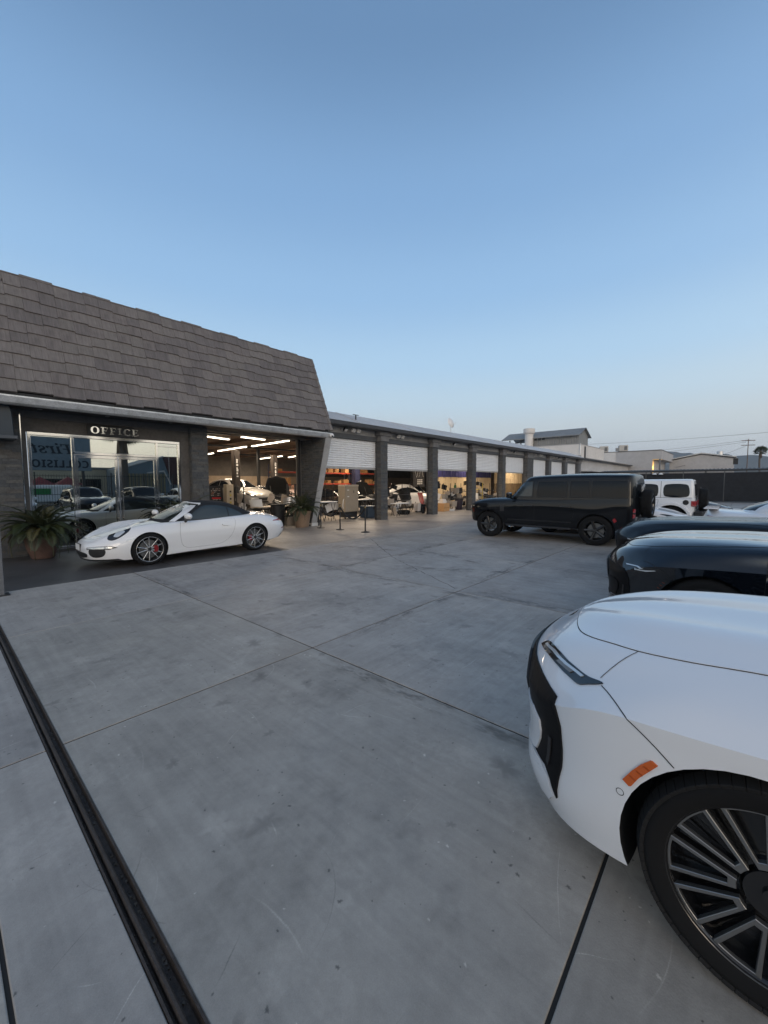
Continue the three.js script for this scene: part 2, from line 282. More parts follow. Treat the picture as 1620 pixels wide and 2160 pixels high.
// ---------------------------------------------------------------- office building with the tiled mansard
const office = thing('office_building', 'low office building with steep brown tiled mansard above a mirrored shop front', 'building', [0, 0, 0]);
{
  const EX = -12.3, EY = 3.86, RX = -13.5, RY = 6.86, ZL = -1.45, ZR = -10.72, sl = Math.hypot(RX - EX, RY - EY), ang = Math.atan2(RX - EX, RY - EY);
  // roof core under the tiles
  const core = alongZ([[EX - .06, EY - .03], [RX - .08, RY - .02], [-18, RY - .02], [-18, 4.25], [-13.35, 4.25], [-13.35, EY - .03]], ZR + .03, ZL - .02); part(office, 'roof', core, trimBlack);
  const side = new THREE.BufferGeometry(); // face of the mansard that turns the corner
  const P = [[EX - .06, EY - .03, ZL - .02], [EX - .06, EY - .03, -.35], [RX - .08, RY - .02, ZL - .02], [-18, EY - .03, -.35], [-18, RY - .02, ZL - .02]];
  const tri = [[0, 1, 2], [1, 3, 2], [3, 4, 2], [0, 3, 1]]; side.setAttribute('position', new THREE.Float32BufferAttribute(tri.flat().flatMap(i => P[i]), 3)); side.computeVertexNormals();
  const tileTex = [[.148, .130, .124], [.164, .146, .138], [.124, .110, .107], [.156, .140, .131], [.138, .123, .120]].map((c, i) => { const f = fbm(240 + i, [[24, .5, 3], [60, .5, 4], [8, .4], [140, .3]]); return std(1, .82, { map: dataTex(256, (u, v) => { const k = 1 + .45 * f(u, v); return c.map(q => q * k); }, true, 1), bumpMap: bumpFine, bumpScale: .004 }); });
  part(office, 'roof_corner', side, tileTex[2]);
  const r = rng(31), rows = 10, step = sl / rows, n = 29, w = (ZL - ZR) / n;
  const dirU = V3(RX - EX, RY - EY, 0).normalize(), nrm = V3(dirU.y, -dirU.x, 0);
  const base = new RoundedBoxGeometry(.052, step + .075, w - .0015, 1, .005), variants = [];
  for (let k = 0; k < 8; k++) { const g = base.clone(), uv = new Float32Array(g.attributes.position.count * 2), p = g.attributes.position, ox = r(), oy = r(); for (let i = 0; i < p.count; i++) { uv[2 * i] = p.getZ(i) * 1.4 + ox; uv[2 * i + 1] = p.getY(i) * 1.4 + oy; } g.setAttribute('uv', new THREE.BufferAttribute(uv, 2)); variants.push(g); }
  const put = (name, g, m, s, z, lift, tilt, len = 0) => { const o = part(office, name, g, m); const p = V3(EX, EY, z).addScaledVector(dirU, s).addScaledVector(nrm, lift); o.position.copy(p); o.rotation.z = -Math.atan2(dirU.x, dirU.y) + tilt; return o; };
  for (let j = 0; j < rows; j++) {
    let prev = 0; for (let i = -Math.round((1.1 * (1 - (j + .5) / rows)) / w); i < n; i++) {
      const off = (j % 2) * w * .5, z = ZL - (i + .5) * w - (j % 2 ? w * .25 : 0) + (j % 2 ? .0 : w * .25) * 0;
      let k = Math.floor(r() * 5); if (r() < .35) k = prev; prev = k;
      const pair = (((i + j * 3) >> 1) % 2) ? -.026 : .016;
      const o = put('roof_tile', variants[Math.floor(r() * 8)], tileTex[k], j * step + (step + .075) / 2 + pair + (r() - .5) * .006 - .03, Math.max(ZR + w / 2, ZL - (i + .5) * w), .028 + r() * .005, .085); o.position.z += (r() - .5) * .004;
    }
  }
  // ridge caps along the top and rake caps down the open end
  const cap = new RoundedBoxGeometry(.20, .035, .36, 1, .012), cap2 = new RoundedBoxGeometry(.06, .36, .13, 1, .012);
  for (let i = 0; i < 29; i++) { const o = part(office, 'ridge_tile', cap, tileTex[(i * 3) % 5]); o.position.set(RX - .03, RY + .035, ZL - .16 - i * .32); o.rotation.set(.02, 0, -.35); }
  for (let i = 0; i < 10; i++) { const o = put('rake_tile', cap2, tileTex[(i * 2 + 1) % 5], i * step + .15, ZR - .03, .045, .07); }
  for (let i = 0; i < 10; i++) { const o = part(office, 'hip_tile', cap2, tileTex[(i * 2) % 5]); const t = (i + .5) / 10; o.position.set(EX + (RX - EX) * t + .02, EY + (RY - EY) * t, -.35 + (ZL + .35) * t); o.rotation.set(-.34, 0, .4); }
  // eave: black gap board and the metal gutter below
  part(office, 'eave_board', bx(EX - .1, EX + .01, EY - .1, EY - .03, ZR - .02, .4), trimBlack);
  for (const [a, b] of [[.4, -3.32], [-3.325, -6.9], [-6.905, ZR - .05]]) part(office, 'gutter', alongZ([[EX - .12, EY - .30], [EX - .02, EY - .30], [EX + .02, EY - .26], [EX + .06, EY - .13], [EX + .06, EY - .10], [EX - .12, EY - .10]], b, a), galv);
  part(office, 'soffit', bx(-13.38, EX - .12, EY - .27, EY - .22, ZR, .4), trimBlack);
  for (const z of [-1.9, -3.3, -4.9]) part(office, 'soffit_lamp', mv(new THREE.CylinderGeometry(.055, .055, .012, 18), -12.8, EY - .275, z), std([.16, .16, .16], .4));
  // walls
  const WX = -13.3;
  part(office, 'wall', [bx(WX - .2, WX, 3.09, 3.6, -5.62, -1.55), bx(WX - .2, WX, 0, 3.09, -5.62, -5.34), bx(WX - .2, WX, 0, 3.09, -1.68, -1.55), bx(WX - .2, WX, 0, .06, -5.34, -1.68)], stuccoDark);
  part(office, 'header', bx(WX - .1, WX + .06, 3.42, 3.6, -6.1, -1.5), trimDark);
  part(office, 'side_wall', [bx(-13.5, -13.16, 0, 3.6, -1.55, .5), bx(-18, -13.5, 0, 3.6, .3, .5)], trimDark);
  part(office, 'edge_trim', bx(-13.17, -13.135, 0.1, 3.5, -1.575, -1.555), chrome);
  ledger(office, -13.16, 0, 3.58, -1.55, .48, 'x', 901);
  part(office, 'pillar', bx(-13.6, -13.12, 0, 3.6, -6.14, -5.62), trimDark);
  ledger(office, -13.12, 0, 3.58, -6.14, -5.62, 'x', 902); ledger(office, -13.6, 0, 3.58, -5.62, -13.12, 'z', 903);
  // mirrored shop front: sheets of coated glass in a bright metal frame
  const mirror = phys([.50, .53, .51], .015, { metalness: 1 });
  const fr = (y0, y1, z0, z1, d = .05) => bx(WX - .06, WX + d - .03, y0, y1, Math.min(z0, z1), Math.max(z0, z1), .006);
  const sf = holder(office, 'shop_front');
  const Zs = [-1.70, -2.60, -4.63, -5.32];
  part(sf, 'frame', [fr(3.0, 3.08, -1.70, -5.32, .06), fr(.06, .14, -1.70, -2.6), fr(.06, .14, -4.63, -5.32), ...[-1.70, -2.57, -4.63, -5.26].map(z => fr(.06, 3.06, z, z - .06, .055)), fr(2.56, 2.63, -2.6, -4.63, .055), fr(2.9, 2.93, -4.69, -5.26, .03)], chrome);
  const pane = (y0, y1, z0, z1) => { const g = bx(WX - .035, WX - .025, y0, y1, z1, z0); const o = part(sf, 'pane', g, mirror); return o; };
  pane(.14, 3.0, -1.76, -2.57); pane(2.63, 3.0, -2.63, -4.63); pane(.14, 3.0, -4.69, -5.0); pane(.14, 3.0, -5.005, -5.26);
  for (const [a, b, hz] of [[-2.63, -3.62, -3.56], [-3.64, -4.63, -3.70]]) {
    const d = holder(office, 'door');
    part(d, 'frame', [fr(.07, .26, a, b, .03), fr(2.47, 2.555, a, b, .03), fr(.26, 2.47, a, a - .07, .03), fr(.26, 2.47, b + .07, b, .03)], chrome);
    part(d, 'pane', bx(WX - .035, WX - .025, .26, 2.47, b + .07, a - .07), mirror);
    part(d, 'handle', [rod([WX + .06, .75, hz], [WX + .06, 1.6, hz], .014), rod([WX, .8, hz], [WX + .06, .8, hz], .01), rod([WX, 1.55, hz], [WX + .06, 1.55, hz], .01)], chrome);
  }
  // the tapered fin wall at the end of the eave
  const finX = y => -13.27 + (y / 3.56) * 1.02;
  const fin = alongZ([[-14.1, 0], [-13.27, 0], [-12.25, 3.57], [-14.1, 3.57]], -10.74, -10.46); part(office, 'fin_wall', fin, stuccoGrey);
  ledger(office, -14.1, 0.0, 3.55, -10.46, 0, 'z', 905, y => finX(y) - .02);
  part(office, 'fin_base', bx(-13.42, -13.2, 0, .13, -10.78, -10.44, .01), std([.55, .55, .54], .6));
  // jamb of the first opening
  part(office, 'jamb', [bx(-14.02, -13.85, 0, 3.6, -10.44, -10.3), bx(-14.0, -13.6, 3.58, 3.9, -10.5, -6.1)], std(1, .6, { map: mottle([.16, .15, .14], .4, 1, 211) }));
  part(office, 'jamb_post', bx(-13.84, -13.74, 0, 3.6, -10.32, -10.22), steelDark);
  part(office, 'back_wall', [bx(-18, -13.5, 0, 4.2, -5.95, -5.7), bx(-18.2, -18, 0, 6.8, -10.7, .4)].slice(0, 1), stuccoGrey);
}
// ---------------------------------------------------------------- the workshop range with its roller shutters
const garage = thing('workshop_building', 'long low workshop with stone clad columns and seven roller shutter bays', 'building');
const COLS = [[-14.36, .47], [-18.69, .5], [-23.10, .5], [-27.51, .5], [-32.01, 1.25], [-36.96, .6], [-41.41, .7], [-45.75, .8]];
{
  const FX = -12.85, DX = -13.2;
  COLS.forEach(([z, w], i) => {
    const c = holder(garage, 'column');
    part(c, 'core', bx(FX - .42, FX - .01, 0, 3.78, z - w, z), trimDark);
    part(c, 'capital', [bx(FX - .5, FX + .06, 3.76, 4.02, z - w - .05, z + .05, .01), bx(FX - .5, FX + .11, 4.02, 4.3, z - w - .2, z + .16, .012)], stuccoMid());
    if (i < 5) { ledger(c, FX - .01, 0, 3.75, z - w, z, 'x', 920 + i); ledger(c, FX - .42, 0, 3.75, z, FX - .01, 'z', 940 + i); }
  });
  const Z0 = -10.8, Z1 = -46.6;
  part(garage, 'upper_wall', bx(DX - .25, DX + .1, 3.95, 4.32, Z1, Z0), stuccoGrey);
  part(garage, 'lintel', bx(DX - .2, DX + .16, 3.75, 3.95, Z1, Z0), trimDark);
  part(garage, 'eave', alongZ([[-13.1, 4.22], [-12.45, 4.22], [-12.42, 4.36], [-12.5, 4.37], [-13.1, 4.37]], Z1, Z0), trimDark);
  part(garage, 'roof', alongZ([[-12.46, 4.372], [-14.05, 5.02], [-14.2, 5.0], [-33.2, 5.0], [-33.2, 4.7], [-14.2, 4.7], [-12.9, 4.374]], Z1, Z0 + .02), roofMetal);
  for (let i = 0; i < 9; i++) part(garage, 'roof_seam', bar([-12.47, 4.385, -12.6 - i * 4], [-14.05, 5.03, -12.6 - i * 4], .03, .02), roofMetal);
  part(garage, 'outer_wall', [bx(-33.3, -33.05, 0, 4.7, Z1, -5.7), bx(-33.1, -12.9, 0, 4.7, Z1 - .2, Z1), bx(-33.1, -13.6, 0, 4.7, -5.95, -5.7)], stuccoGrey);
  // roller shutters, slat by slat
  const slatProf = []; for (let k = 0; k <= 6; k++) { const t = k / 6; slatProf.push([Math.sin(t * PI) * .036 + .004, t * .088 + .004]); } slatProf.push([.0, .098], [-.004, .098], [-.004, 0], [.0, 0]);
  const bays = [[Z0 + .04, -14.36 + .0, 2.46], [-14.83, -18.69, 2.5], [-19.19, -23.10, 2.58], [-23.6, -27.51, 2.6], [-28.01, -32.01, 2.55], [-33.26, -36.96, .04], [-37.56, -41.41, .04], [-42.11, -45.75, .04]];
  for (const [za, zb, yb] of bays) {
    const d = holder(garage, 'roller_shutter'), n = Math.round((3.75 - yb) / .098); let g = alongZ(slatProf, zb, za);
    for (let k = 0; k < n; k++) { const s = part(d, 'slat', g, shutterMat); s.position.set(DX, 3.752 - (k + 1) * .098, 0); }
    part(d, 'bottom_rail', bx(DX - .02, DX + .025, 3.75 - n * .098 - .07, 3.75 - n * .098, zb, za, .006), std([.35, .35, .35], .5));
    for (const z of [za - .026, zb + .026]) part(d, 'guide', bx(DX - .05, DX + .05, 0, 3.75, z - .024, z + .024), steelDark);
  }
}
function stuccoMid() { return stuccoMid.m ||= std(1, .9, { map: mottle([.14, .14, .145], .5, 1.6, 212), bumpMap: bumpFine, bumpScale: .005 }); }
// floodlights and cameras under the eaves
const lampBody = std([.5, .5, .5], .4), lensDark = phys([.01, .01, .012], .08), white = std([.72, .72, .72], .45);
function flood(z, label, twin) {
  const t = thing('floodlight', label, 'floodlight', [-13.08, 4.12, z], 0, 'floodlights on the workshop wall');
  part(t, 'bracket', [rod([0, 0, 0], [.12, 0, 0], .018), bx(-.01, .015, -.05, .05, -.05, .05)], white);
  for (const s of twin ? [-1, 1] : [0]) { const h = part(t, 'lamp_head', mv(rot(new RoundedBoxGeometry(.1, .16, .19, 2, .02), 0, 0, -.7), .2, -.02, s * .16), twin ? white : steelDark); part(h, 'lens', mv(rot(new THREE.BoxGeometry(.012, .12, .15), 0, 0, -.7), .245, -.06, s * .16), lampBody); }
}
flood(-12.1, 'dark floodlight on the wall above the shutter beside the fin wall'); flood(-12.75, 'white twin floodlight above the shutter beside the fin wall', true); flood(-15.9, 'white twin floodlight above the second shutter bay', true);
flood(-21, 'dark floodlight above the third shutter bay'); flood(-29.6, 'dark floodlight above the shutter before the wide column'); flood(-35, 'white twin floodlight after the wide column', true); flood(-39.6, 'dark floodlight above the closed shutters at the far end');
{
  const t = thing('security_camera', 'white dome security camera on the corner of the gutter', 'camera', [-12.2, 3.66, -10.72]);
  part(t, 'housing', mv(new THREE.SphereGeometry(.085, 20, 14), 0, 0, 0), white); part(t, 'lens', mv(rot(new THREE.CylinderGeometry(.035, .04, .03, 18), 0, 0, -PI / 2 + .3), .068, -.03, .03), lensDark);
  part(t, 'mount', bx(-.06, .0, -.03, .06, -.05, .05, .01), white);
  const v = thing('roof_vent', 'small dark vent pipe with a flat cap on the workshop roof', 'vent', [-13.1, 4.62, -12.95]);
  part(v, 'pipe', rod([0, 0, 0], [0, .22, 0], .03), steelDark); part(v, 'cap', bx(-.03, .03, .21, .235, -.17, .17, .005), steelDark);
  const w = thing('satellite_dish', 'small white satellite dish on the workshop roof', 'antenna', [-14.4, 5.0, -23]);
  part(w, 'mast', rod([0, 0, 0], [0, .7, 0], .02), lampBody);
  const dish = new THREE.SphereGeometry(.5, 20, 8, 0, PI * 2, 0, .75); rot(dish, 0, 0, -1.3); mv(dish, .1 - .45, .62, 0); part(w, 'dish', dish, white); part(w, 'feed_arm', rod([.0, .45, 0], [.42, .7, 0], .012), lampBody);
}
// sign over the door: cut letters on a black board
const fontSerif = await new FontLoader().loadAsync('fonts/droid/droid_serif_bold.typeface.json');
const fontSans = await new FontLoader().loadAsync('fonts/droid/droid_sans_bold.typeface.json');
function text(font, s, size, depth) { const g = new TextGeometry(s, { font, size, depth, curveSegments: 4, bevelEnabled: false }); g.computeBoundingBox(); return g; }
{
  const t = thing('office_sign', 'black board sign with bright metal letters OFFICE above the glass doors', 'sign', [-13.22, 3.09, -3.48]);
  part(t, 'board', bx(-.02, .015, 0, .30, -.56, .56, .004), std([.008, .008, .009], .6));
  let z = .5; for (const ch of 'OFFICE') { const g = text(fontSerif, ch, .185, .02), w = g.boundingBox.max.x; g.rotateY(PI / 2); g.scale(1, 1, 1.12); part(t, 'letter', mv(g, .017, .055, z), chrome); z -= (w * 1.12 + .03); }
}
// edge of the double sided post box sign at the corner of the building
{
  const t = thing('cabinet_sign', 'dark blue cabinet with rounded top fixed to the stone wall', 'cabinet', [-12.62, 2.9, -1.38]);
  const g = extrude([[-.62, 0], [0, 0], [-.02, .5], [-.05, .66], [-.14, .80], [-.28, .87], [-.62, .87]].map(([a, b]) => [-a, b]), .5, .012); g.rotateY(-PI / 2); part(t, 'box', mv(g, .02, 0, 0), phys([.014, .026, .042], .35));
  part(t, 'shelf', bx(-.56, .12, -.09, -.012, -.06, .7, .01), std([.06, .07, .085], .5)); part(t, 'panel', bx(.034, .045, .1, .62, .28, .6, .01), white); part(t, 'bracket', bx(-.56, -.5, .1, .5, .1, .5), steelDark);
}
{ // post of the yard gate at the frame's edge
  const t = thing('gate_post', 'square grey steel gate post standing at the edge of the dark apron', 'post', [-8.72, 0, -.655]);
  part(t, 'post', bx(-.06, .06, 0, 2.1, -.06, .06, .006), std(1, .5, { map: mottle([.12, .125, .135], .3, 1, 213) })); part(t, 'foot_plate', bx(-.12, .12, 0, .012, -.12, .12), steelDark);
}
// ---------------------------------------------------------------- car bodies: nets of feature lines wrapped round the car
function pw(pts) { // monotone cubic through [x, v]; a plain number is constant
  if (typeof pts === 'number') return () => pts;
  const n = pts.length, X = pts.map(p => p[0]), Y = pts.map(p => p[1]), d = [], m = [];
  for (let i = 0; i < n - 1; i++) d.push((Y[i + 1] - Y[i]) / (X[i + 1] - X[i]));
  m[0] = d[0]; m[n - 1] = d[n - 2]; for (let i = 1; i < n - 1; i++) m[i] = d[i - 1] * d[i] <= 0 ? 0 : 2 / (1 / d[i - 1] + 1 / d[i]);
  return x => {
    if (x <= X[0]) return Y[0]; if (x >= X[n - 1]) return Y[n - 1]; let i = 0; while (x > X[i + 1]) i++;
    const h = X[i + 1] - X[i], t = (x - X[i]) / h, t2 = t * t, t3 = t2 * t;
    return Y[i] * (2 * t3 - 3 * t2 + 1) + m[i] * h * (t3 - 2 * t2 + t) + Y[i + 1] * (-2 * t3 + 3 * t2) + m[i + 1] * h * (t3 - t2);
  };
}
function halfRail(d, K, M) {
  const y = pw(d.y), w = pw(d.w ?? 0), out = [], nf = d.nf || 3, nr = d.nr || 4;
  const add = (x, z) => out.push([x, y(x) + (d.dy ? d.dy(x, z) : 0), z]);
  for (let k = 0; k <= K; k++) { const a = (1 - k / K) * PI / 2; add(d.rs + (d.r - d.rs) * Math.pow(Math.sin(a), 2 / nr), w(d.rs) * Math.pow(Math.max(0, Math.cos(a)), 2 / nr)); }
  for (let k = 1; k < M; k++) { const x = d.rs + (d.fs - d.rs) * k / M; add(x, w(x)); }
  for (let k = 0; k <= K; k++) { const a = k / K * PI / 2; add(d.fs + (d.f - d.fs) * Math.pow(Math.sin(a), 2 / nf), w(d.fs) * Math.pow(Math.max(0, Math.cos(a)), 2 / nf)); }
  out[0][2] = 0; out[out.length - 1][2] = 0; return out;
}
function net(rails, K = 16, M = 40, nv = 4) {
  const H = rails.map(d => halfRail(d, K, M)), h = H[0].length, NU = 2 * (h - 1);
  const P = H.map(a => { const o = a.map(p => p.slice()); for (let k = h - 2; k > 0; k--) o.push([a[k][0], a[k][1], -a[k][2]]); return o; });
  const pos = [], idx = [], uv = []; let lastRow = -1; const topRows = [];
  const R = rails.length;
  for (let r = 0; r < R - 1; r++) {
    const sub = rails[r].nv || nv, share = r > 0 && !rails[r].crease, rows = [];
    for (let s = 0; s <= sub; s++) {
      if (s === 0 && share) { rows.push(lastRow); continue; }
      const t = s / sub, t2 = t * t, t3 = t2 * t, row = pos.length / 3; rows.push(row);
      for (let u = 0; u < NU; u++) {
        const A = P[r][u], B = P[r + 1][u], L = Math.hypot(B[0] - A[0], B[1] - A[1], B[2] - A[2]) || 1e-5, v = [];
        const tan = (q, first) => { const c = P[q][u]; if (q === 0 || q === R - 1 || rails[q].crease) return B.map((b, k) => (b - A[k]));
          const p0 = P[q - 1][u], p1 = P[q + 1][u], L1 = Math.hypot(c[0] - p0[0], c[1] - p0[1], c[2] - p0[2]) || 1e-5, L2 = Math.hypot(p1[0] - c[0], p1[1] - c[1], p1[2] - c[2]) || 1e-5;
          return c.map((cc, k) => ((cc - p0[k]) / L1 * L2 + (p1[k] - cc) / L2 * L1) / (L1 + L2) * L); };
        const mA = tan(r), mB = tan(r + 1);
        for (let k = 0; k < 3; k++) v.push(A[k] * (2 * t3 - 3 * t2 + 1) + mA[k] * (t3 - 2 * t2 + t) + B[k] * (-2 * t3 + 3 * t2) + mB[k] * (t3 - t2));
        if (u === 0 || u === h - 1) v[2] = 0;
        pos.push(...v); uv.push(v[0], v[1] + v[2]);
      }
    }
    for (let s = 0; s < sub; s++) for (let u = 0; u < NU; u++) {
      const u1 = (u + 1) % NU, a = rows[s] + u, b = rows[s] + u1, c = rows[s + 1] + u1, e = rows[s + 1] + u;
      const area = (i, j, k) => { const p = q => pos.slice(q * 3, q * 3 + 3), A = p(i), B = p(j), Cc = p(k), x = [B[0] - A[0], B[1] - A[1], B[2] - A[2]], y = [Cc[0] - A[0], Cc[1] - A[1], Cc[2] - A[2]]; return Math.hypot(x[1] * y[2] - x[2] * y[1], x[2] * y[0] - x[0] * y[2], x[0] * y[1] - x[1] * y[0]); };
      if (area(a, b, c) > 1e-9) idx.push(a, b, c); if (area(a, c, e) > 1e-9) idx.push(a, c, e);
    }
    lastRow = rows[sub]; if (r === R - 2) topRows.push(lastRow); if (r === 0) topRows.push(rows[0]);
  }
  const g = new THREE.BufferGeometry(); g.setAttribute('position', new THREE.Float32BufferAttribute(pos, 3)); g.setAttribute('uv', new THREE.Float32BufferAttribute(uv, 2)); g.setIndex(idx); g.computeVertexNormals();
  const n = g.attributes.normal; // both halves meet on the centre line
  for (const r0 of topRows) for (let u = 0; u < NU; u++) { const i = r0 + u, v = V3(n.getX(i), n.getY(i), 0); if (v.length() < .01) v.set(0, r0 ? 1 : -1, 0); v.normalize(); n.setXYZ(i, v.x, v.y, 0); }
  return g;
}
const csg = new Evaluator(); csg.attributes = ['position', 'uv', 'normal']; csg.useGroups = true;
function cutWheels(g, wells) { // wells: [x, y, radius, z inner, z outer]; returns [body, liner]
  const list = []; for (const [x, y, R, zi, zo] of wells) for (const s of [-1, 1]) { const c = new THREE.CylinderGeometry(R, R, zo - zi, 44, 1); c.rotateX(PI / 2); c.translate(x, y, s * (zi + zo) / 2); list.push(c); }
  const A = new Brush(g, new THREE.MeshStandardMaterial()), B = new Brush(merge(list), new THREE.MeshStandardMaterial()); A.updateMatrixWorld(); B.updateMatrixWorld();
  const res = csg.evaluate(A, B, SUBTRACTION).geometry, ix = res.index, out = [];
  const grab = test => { const src = res.index ? res.index.array : null, p = [], n = [], u = []; for (const gr of res.groups) if (test(gr.materialIndex)) for (let k = gr.start; k < gr.start + gr.count; k++) { const i = src ? src[k] : k; p.push(res.attributes.position.getX(i), res.attributes.position.getY(i), res.attributes.position.getZ(i)); n.push(res.attributes.normal.getX(i), res.attributes.normal.getY(i), res.attributes.normal.getZ(i)); u.push(0, 0); }
    const o = new THREE.BufferGeometry(); o.setAttribute('position', new THREE.Float32BufferAttribute(p, 3)); o.setAttribute('normal', new THREE.Float32BufferAttribute(n, 3)); o.setAttribute('uv', new THREE.Float32BufferAttribute(u, 2)); return o; };
  return [grab(m => m === 0), grab(m => m === 1)];
}
// projecting outlines on to a body from one side
const AX = {
  left: { to: p => [p.x, p.y, p.z], from: (a, b, c) => [a, b, c], flip: false }, right: { to: p => [p.x, p.y, -p.z], from: (a, b, c) => [a, b, -c], flip: true },
  top: { to: p => [p.x, p.z, p.y], from: (a, b, c) => [a, c, b], flip: true }, front: { to: p => [p.z, p.y, p.x], from: (a, b, c) => [c, b, a], flip: true }, rear: { to: p => [p.z, p.y, -p.x], from: (a, b, c) => [-c, b, a], flip: false },
};
function projector(geo, axis) {
  const g = geo.index ? geo.toNonIndexed() : geo, p = g.attributes.position, n = g.attributes.normal, A = AX[axis], T = [], v = V3();
  let lo = [1e9, 1e9], hi = [-1e9, -1e9];
  for (let i = 0; i < p.count; i += 3) { const q = []; for (let k = 0; k < 3; k++) { v.fromBufferAttribute(p, i + k); const t = A.to(v); v.fromBufferAttribute(n, i + k); q.push([...t, ...A.to(v)]); lo = [Math.min(lo[0], t[0]), Math.min(lo[1], t[1])]; hi = [Math.max(hi[0], t[0]), Math.max(hi[1], t[1])]; } if (q[0][5] + q[1][5] + q[2][5] > -.3) T.push(q); }
  const N = 80, cell = (a, k) => Math.max(0, Math.min(N - 1, Math.floor((a - lo[k]) / (hi[k] - lo[k]) * N))), B = Array.from({ length: N * N }, () => []);
  T.forEach(q => { const x0 = cell(Math.min(q[0][0], q[1][0], q[2][0]), 0), x1 = cell(Math.max(q[0][0], q[1][0], q[2][0]), 0), y0 = cell(Math.min(q[0][1], q[1][1], q[2][1]), 1), y1 = cell(Math.max(q[0][1], q[1][1], q[2][1]), 1); for (let j = y0; j <= y1; j++) for (let i = x0; i <= x1; i++) B[j * N + i].push(q); });
  const hit = (a, b) => { let best = null; for (const q of B[cell(b, 1) * N + cell(a, 0)]) {
    const [P, Q, R] = q, den = (Q[1] - R[1]) * (P[0] - R[0]) + (R[0] - Q[0]) * (P[1] - R[1]); if (Math.abs(den) < 1e-12) continue;
    const l1 = ((Q[1] - R[1]) * (a - R[0]) + (R[0] - Q[0]) * (b - R[1])) / den, l2 = ((R[1] - P[1]) * (a - R[0]) + (P[0] - R[0]) * (b - R[1])) / den, l3 = 1 - l1 - l2;
    if (l1 < -1e-4 || l2 < -1e-4 || l3 < -1e-4) continue; const c = l1 * P[2] + l2 * Q[2] + l3 * R[2];
    if (!best || c > best[0]) best = [c, l1 * P[3] + l2 * Q[3] + l3 * R[3], l1 * P[4] + l2 * Q[4] + l3 * R[4], l1 * P[5] + l2 * Q[5] + l3 * R[5]]; } return best; };
  return { axis, hit(a, b, ca, cb) { for (let k = 0; k < 14; k++) { const t = hit(a, b); if (t) return [a, b, ...t]; a += (ca - a) * .08; b += (cb - b) * .08; } return null; } };
}
function centre(poly) { let a = 0, b = 0; for (const p of poly) { a += p[0]; b += p[1]; } return [a / poly.length, b / poly.length]; }
function smoothPoly(pts, n = 5) { const c = new THREE.CatmullRomCurve3(pts.map(p => V3(p[0], p[1], 0)), true, 'centripetal'); return c.getPoints(pts.length * n).slice(0, -1).map(p => [p.x, p.y]); }
function patch(pr, poly, off = .003, L = .05, skirt = .012) {
  const A = AX[pr.axis], [ca, cb] = centre(poly), dense = [];
  for (let i = 0; i < poly.length; i++) { const a = poly[i], b = poly[(i + 1) % poly.length], n = Math.max(1, Math.ceil(Math.hypot(a[0] - b[0], a[1] - b[1]) / L)); for (let k = 0; k < n; k++) dense.push([a[0] + (b[0] - a[0]) * k / n, a[1] + (b[1] - a[1]) * k / n]); }
  let P = dense.slice(), ctr = P.map(p => new THREE.Vector2(...p)); if (THREE.ShapeUtils.isClockWise(ctr)) { P.reverse(); ctr.reverse(); }
  const NB = P.length; let F = THREE.ShapeUtils.triangulateShape(ctr, []);
  for (let it = 0; it < 7; it++) {
    const mid = new Map(), len = (i, j) => Math.hypot(P[i][0] - P[j][0], P[i][1] - P[j][1]); let any = false;
    const bnd = (i, j) => i < NB && j < NB && (Math.abs(i - j) === 1 || Math.abs(i - j) === NB - 1);
    const m = (i, j) => { if (len(i, j) <= L * 1.25 || bnd(i, j)) return -1; const k = i < j ? i + '_' + j : j + '_' + i; if (!mid.has(k)) { mid.set(k, P.length); P.push([(P[i][0] + P[j][0]) / 2, (P[i][1] + P[j][1]) / 2]); } any = true; return mid.get(k); };
    const G = []; for (const [a, b, c] of F) {
      const x = m(a, b), y = m(b, c), z = m(c, a), s = (x >= 0) + (y >= 0) + (z >= 0);
      if (s === 0) G.push([a, b, c]); else if (s === 3) G.push([a, x, z], [x, b, y], [z, y, c], [x, y, z]);
      else if (s === 1) { if (x >= 0) G.push([a, x, c], [x, b, c]); else if (y >= 0) G.push([b, y, a], [y, c, a]); else G.push([c, z, b], [z, a, b]); }
      else { if (x < 0) G.push([c, z, y], [z, a, b], [z, b, y]); else if (y < 0) G.push([a, x, z], [x, b, c], [x, c, z]); else G.push([b, y, x], [y, c, a], [y, a, x]); }
    } F = G; if (!any) break;
  }
  const pos = [], low = []; let last = null;
  for (const [a, b] of P) { const h = pr.hit(a, b, ca, cb) || last; if (!h) { pos.push(0, 0, 0); low.push(0, 0, 0); continue; } last = h; const [x, y, c, na, nb, nc] = h, l = Math.hypot(na, nb, nc) || 1; pos.push(...A.from(x + na / l * off, y + nb / l * off, c + nc / l * off)); low.push(...A.from(x - na / l * skirt, y - nb / l * skirt, c - nc / l * skirt)); }
  const idx = []; for (const [a, b, c] of F) A.flip ? idx.push(a, c, b) : idx.push(a, b, c);
  const g = new THREE.BufferGeometry(); g.setAttribute('position', new THREE.Float32BufferAttribute(pos, 3)); g.setIndex(idx); g.computeVertexNormals();
  const sp = [], V = i => pos.slice(i * 3, i * 3 + 3), W = i => low.slice(i * 3, i * 3 + 3);
  for (let i = 0; i < NB; i++) { const j = (i + 1) % NB, t = [V(i), W(i), V(j), V(j), W(i), W(j)]; sp.push(...(A.flip ? [t[0], t[2], t[1], t[3], t[5], t[4]] : t).flat()); }
  const s = new THREE.BufferGeometry(); s.setAttribute('position', new THREE.Float32BufferAttribute(sp, 3)); s.computeVertexNormals();
  return merge([g, s]);
}
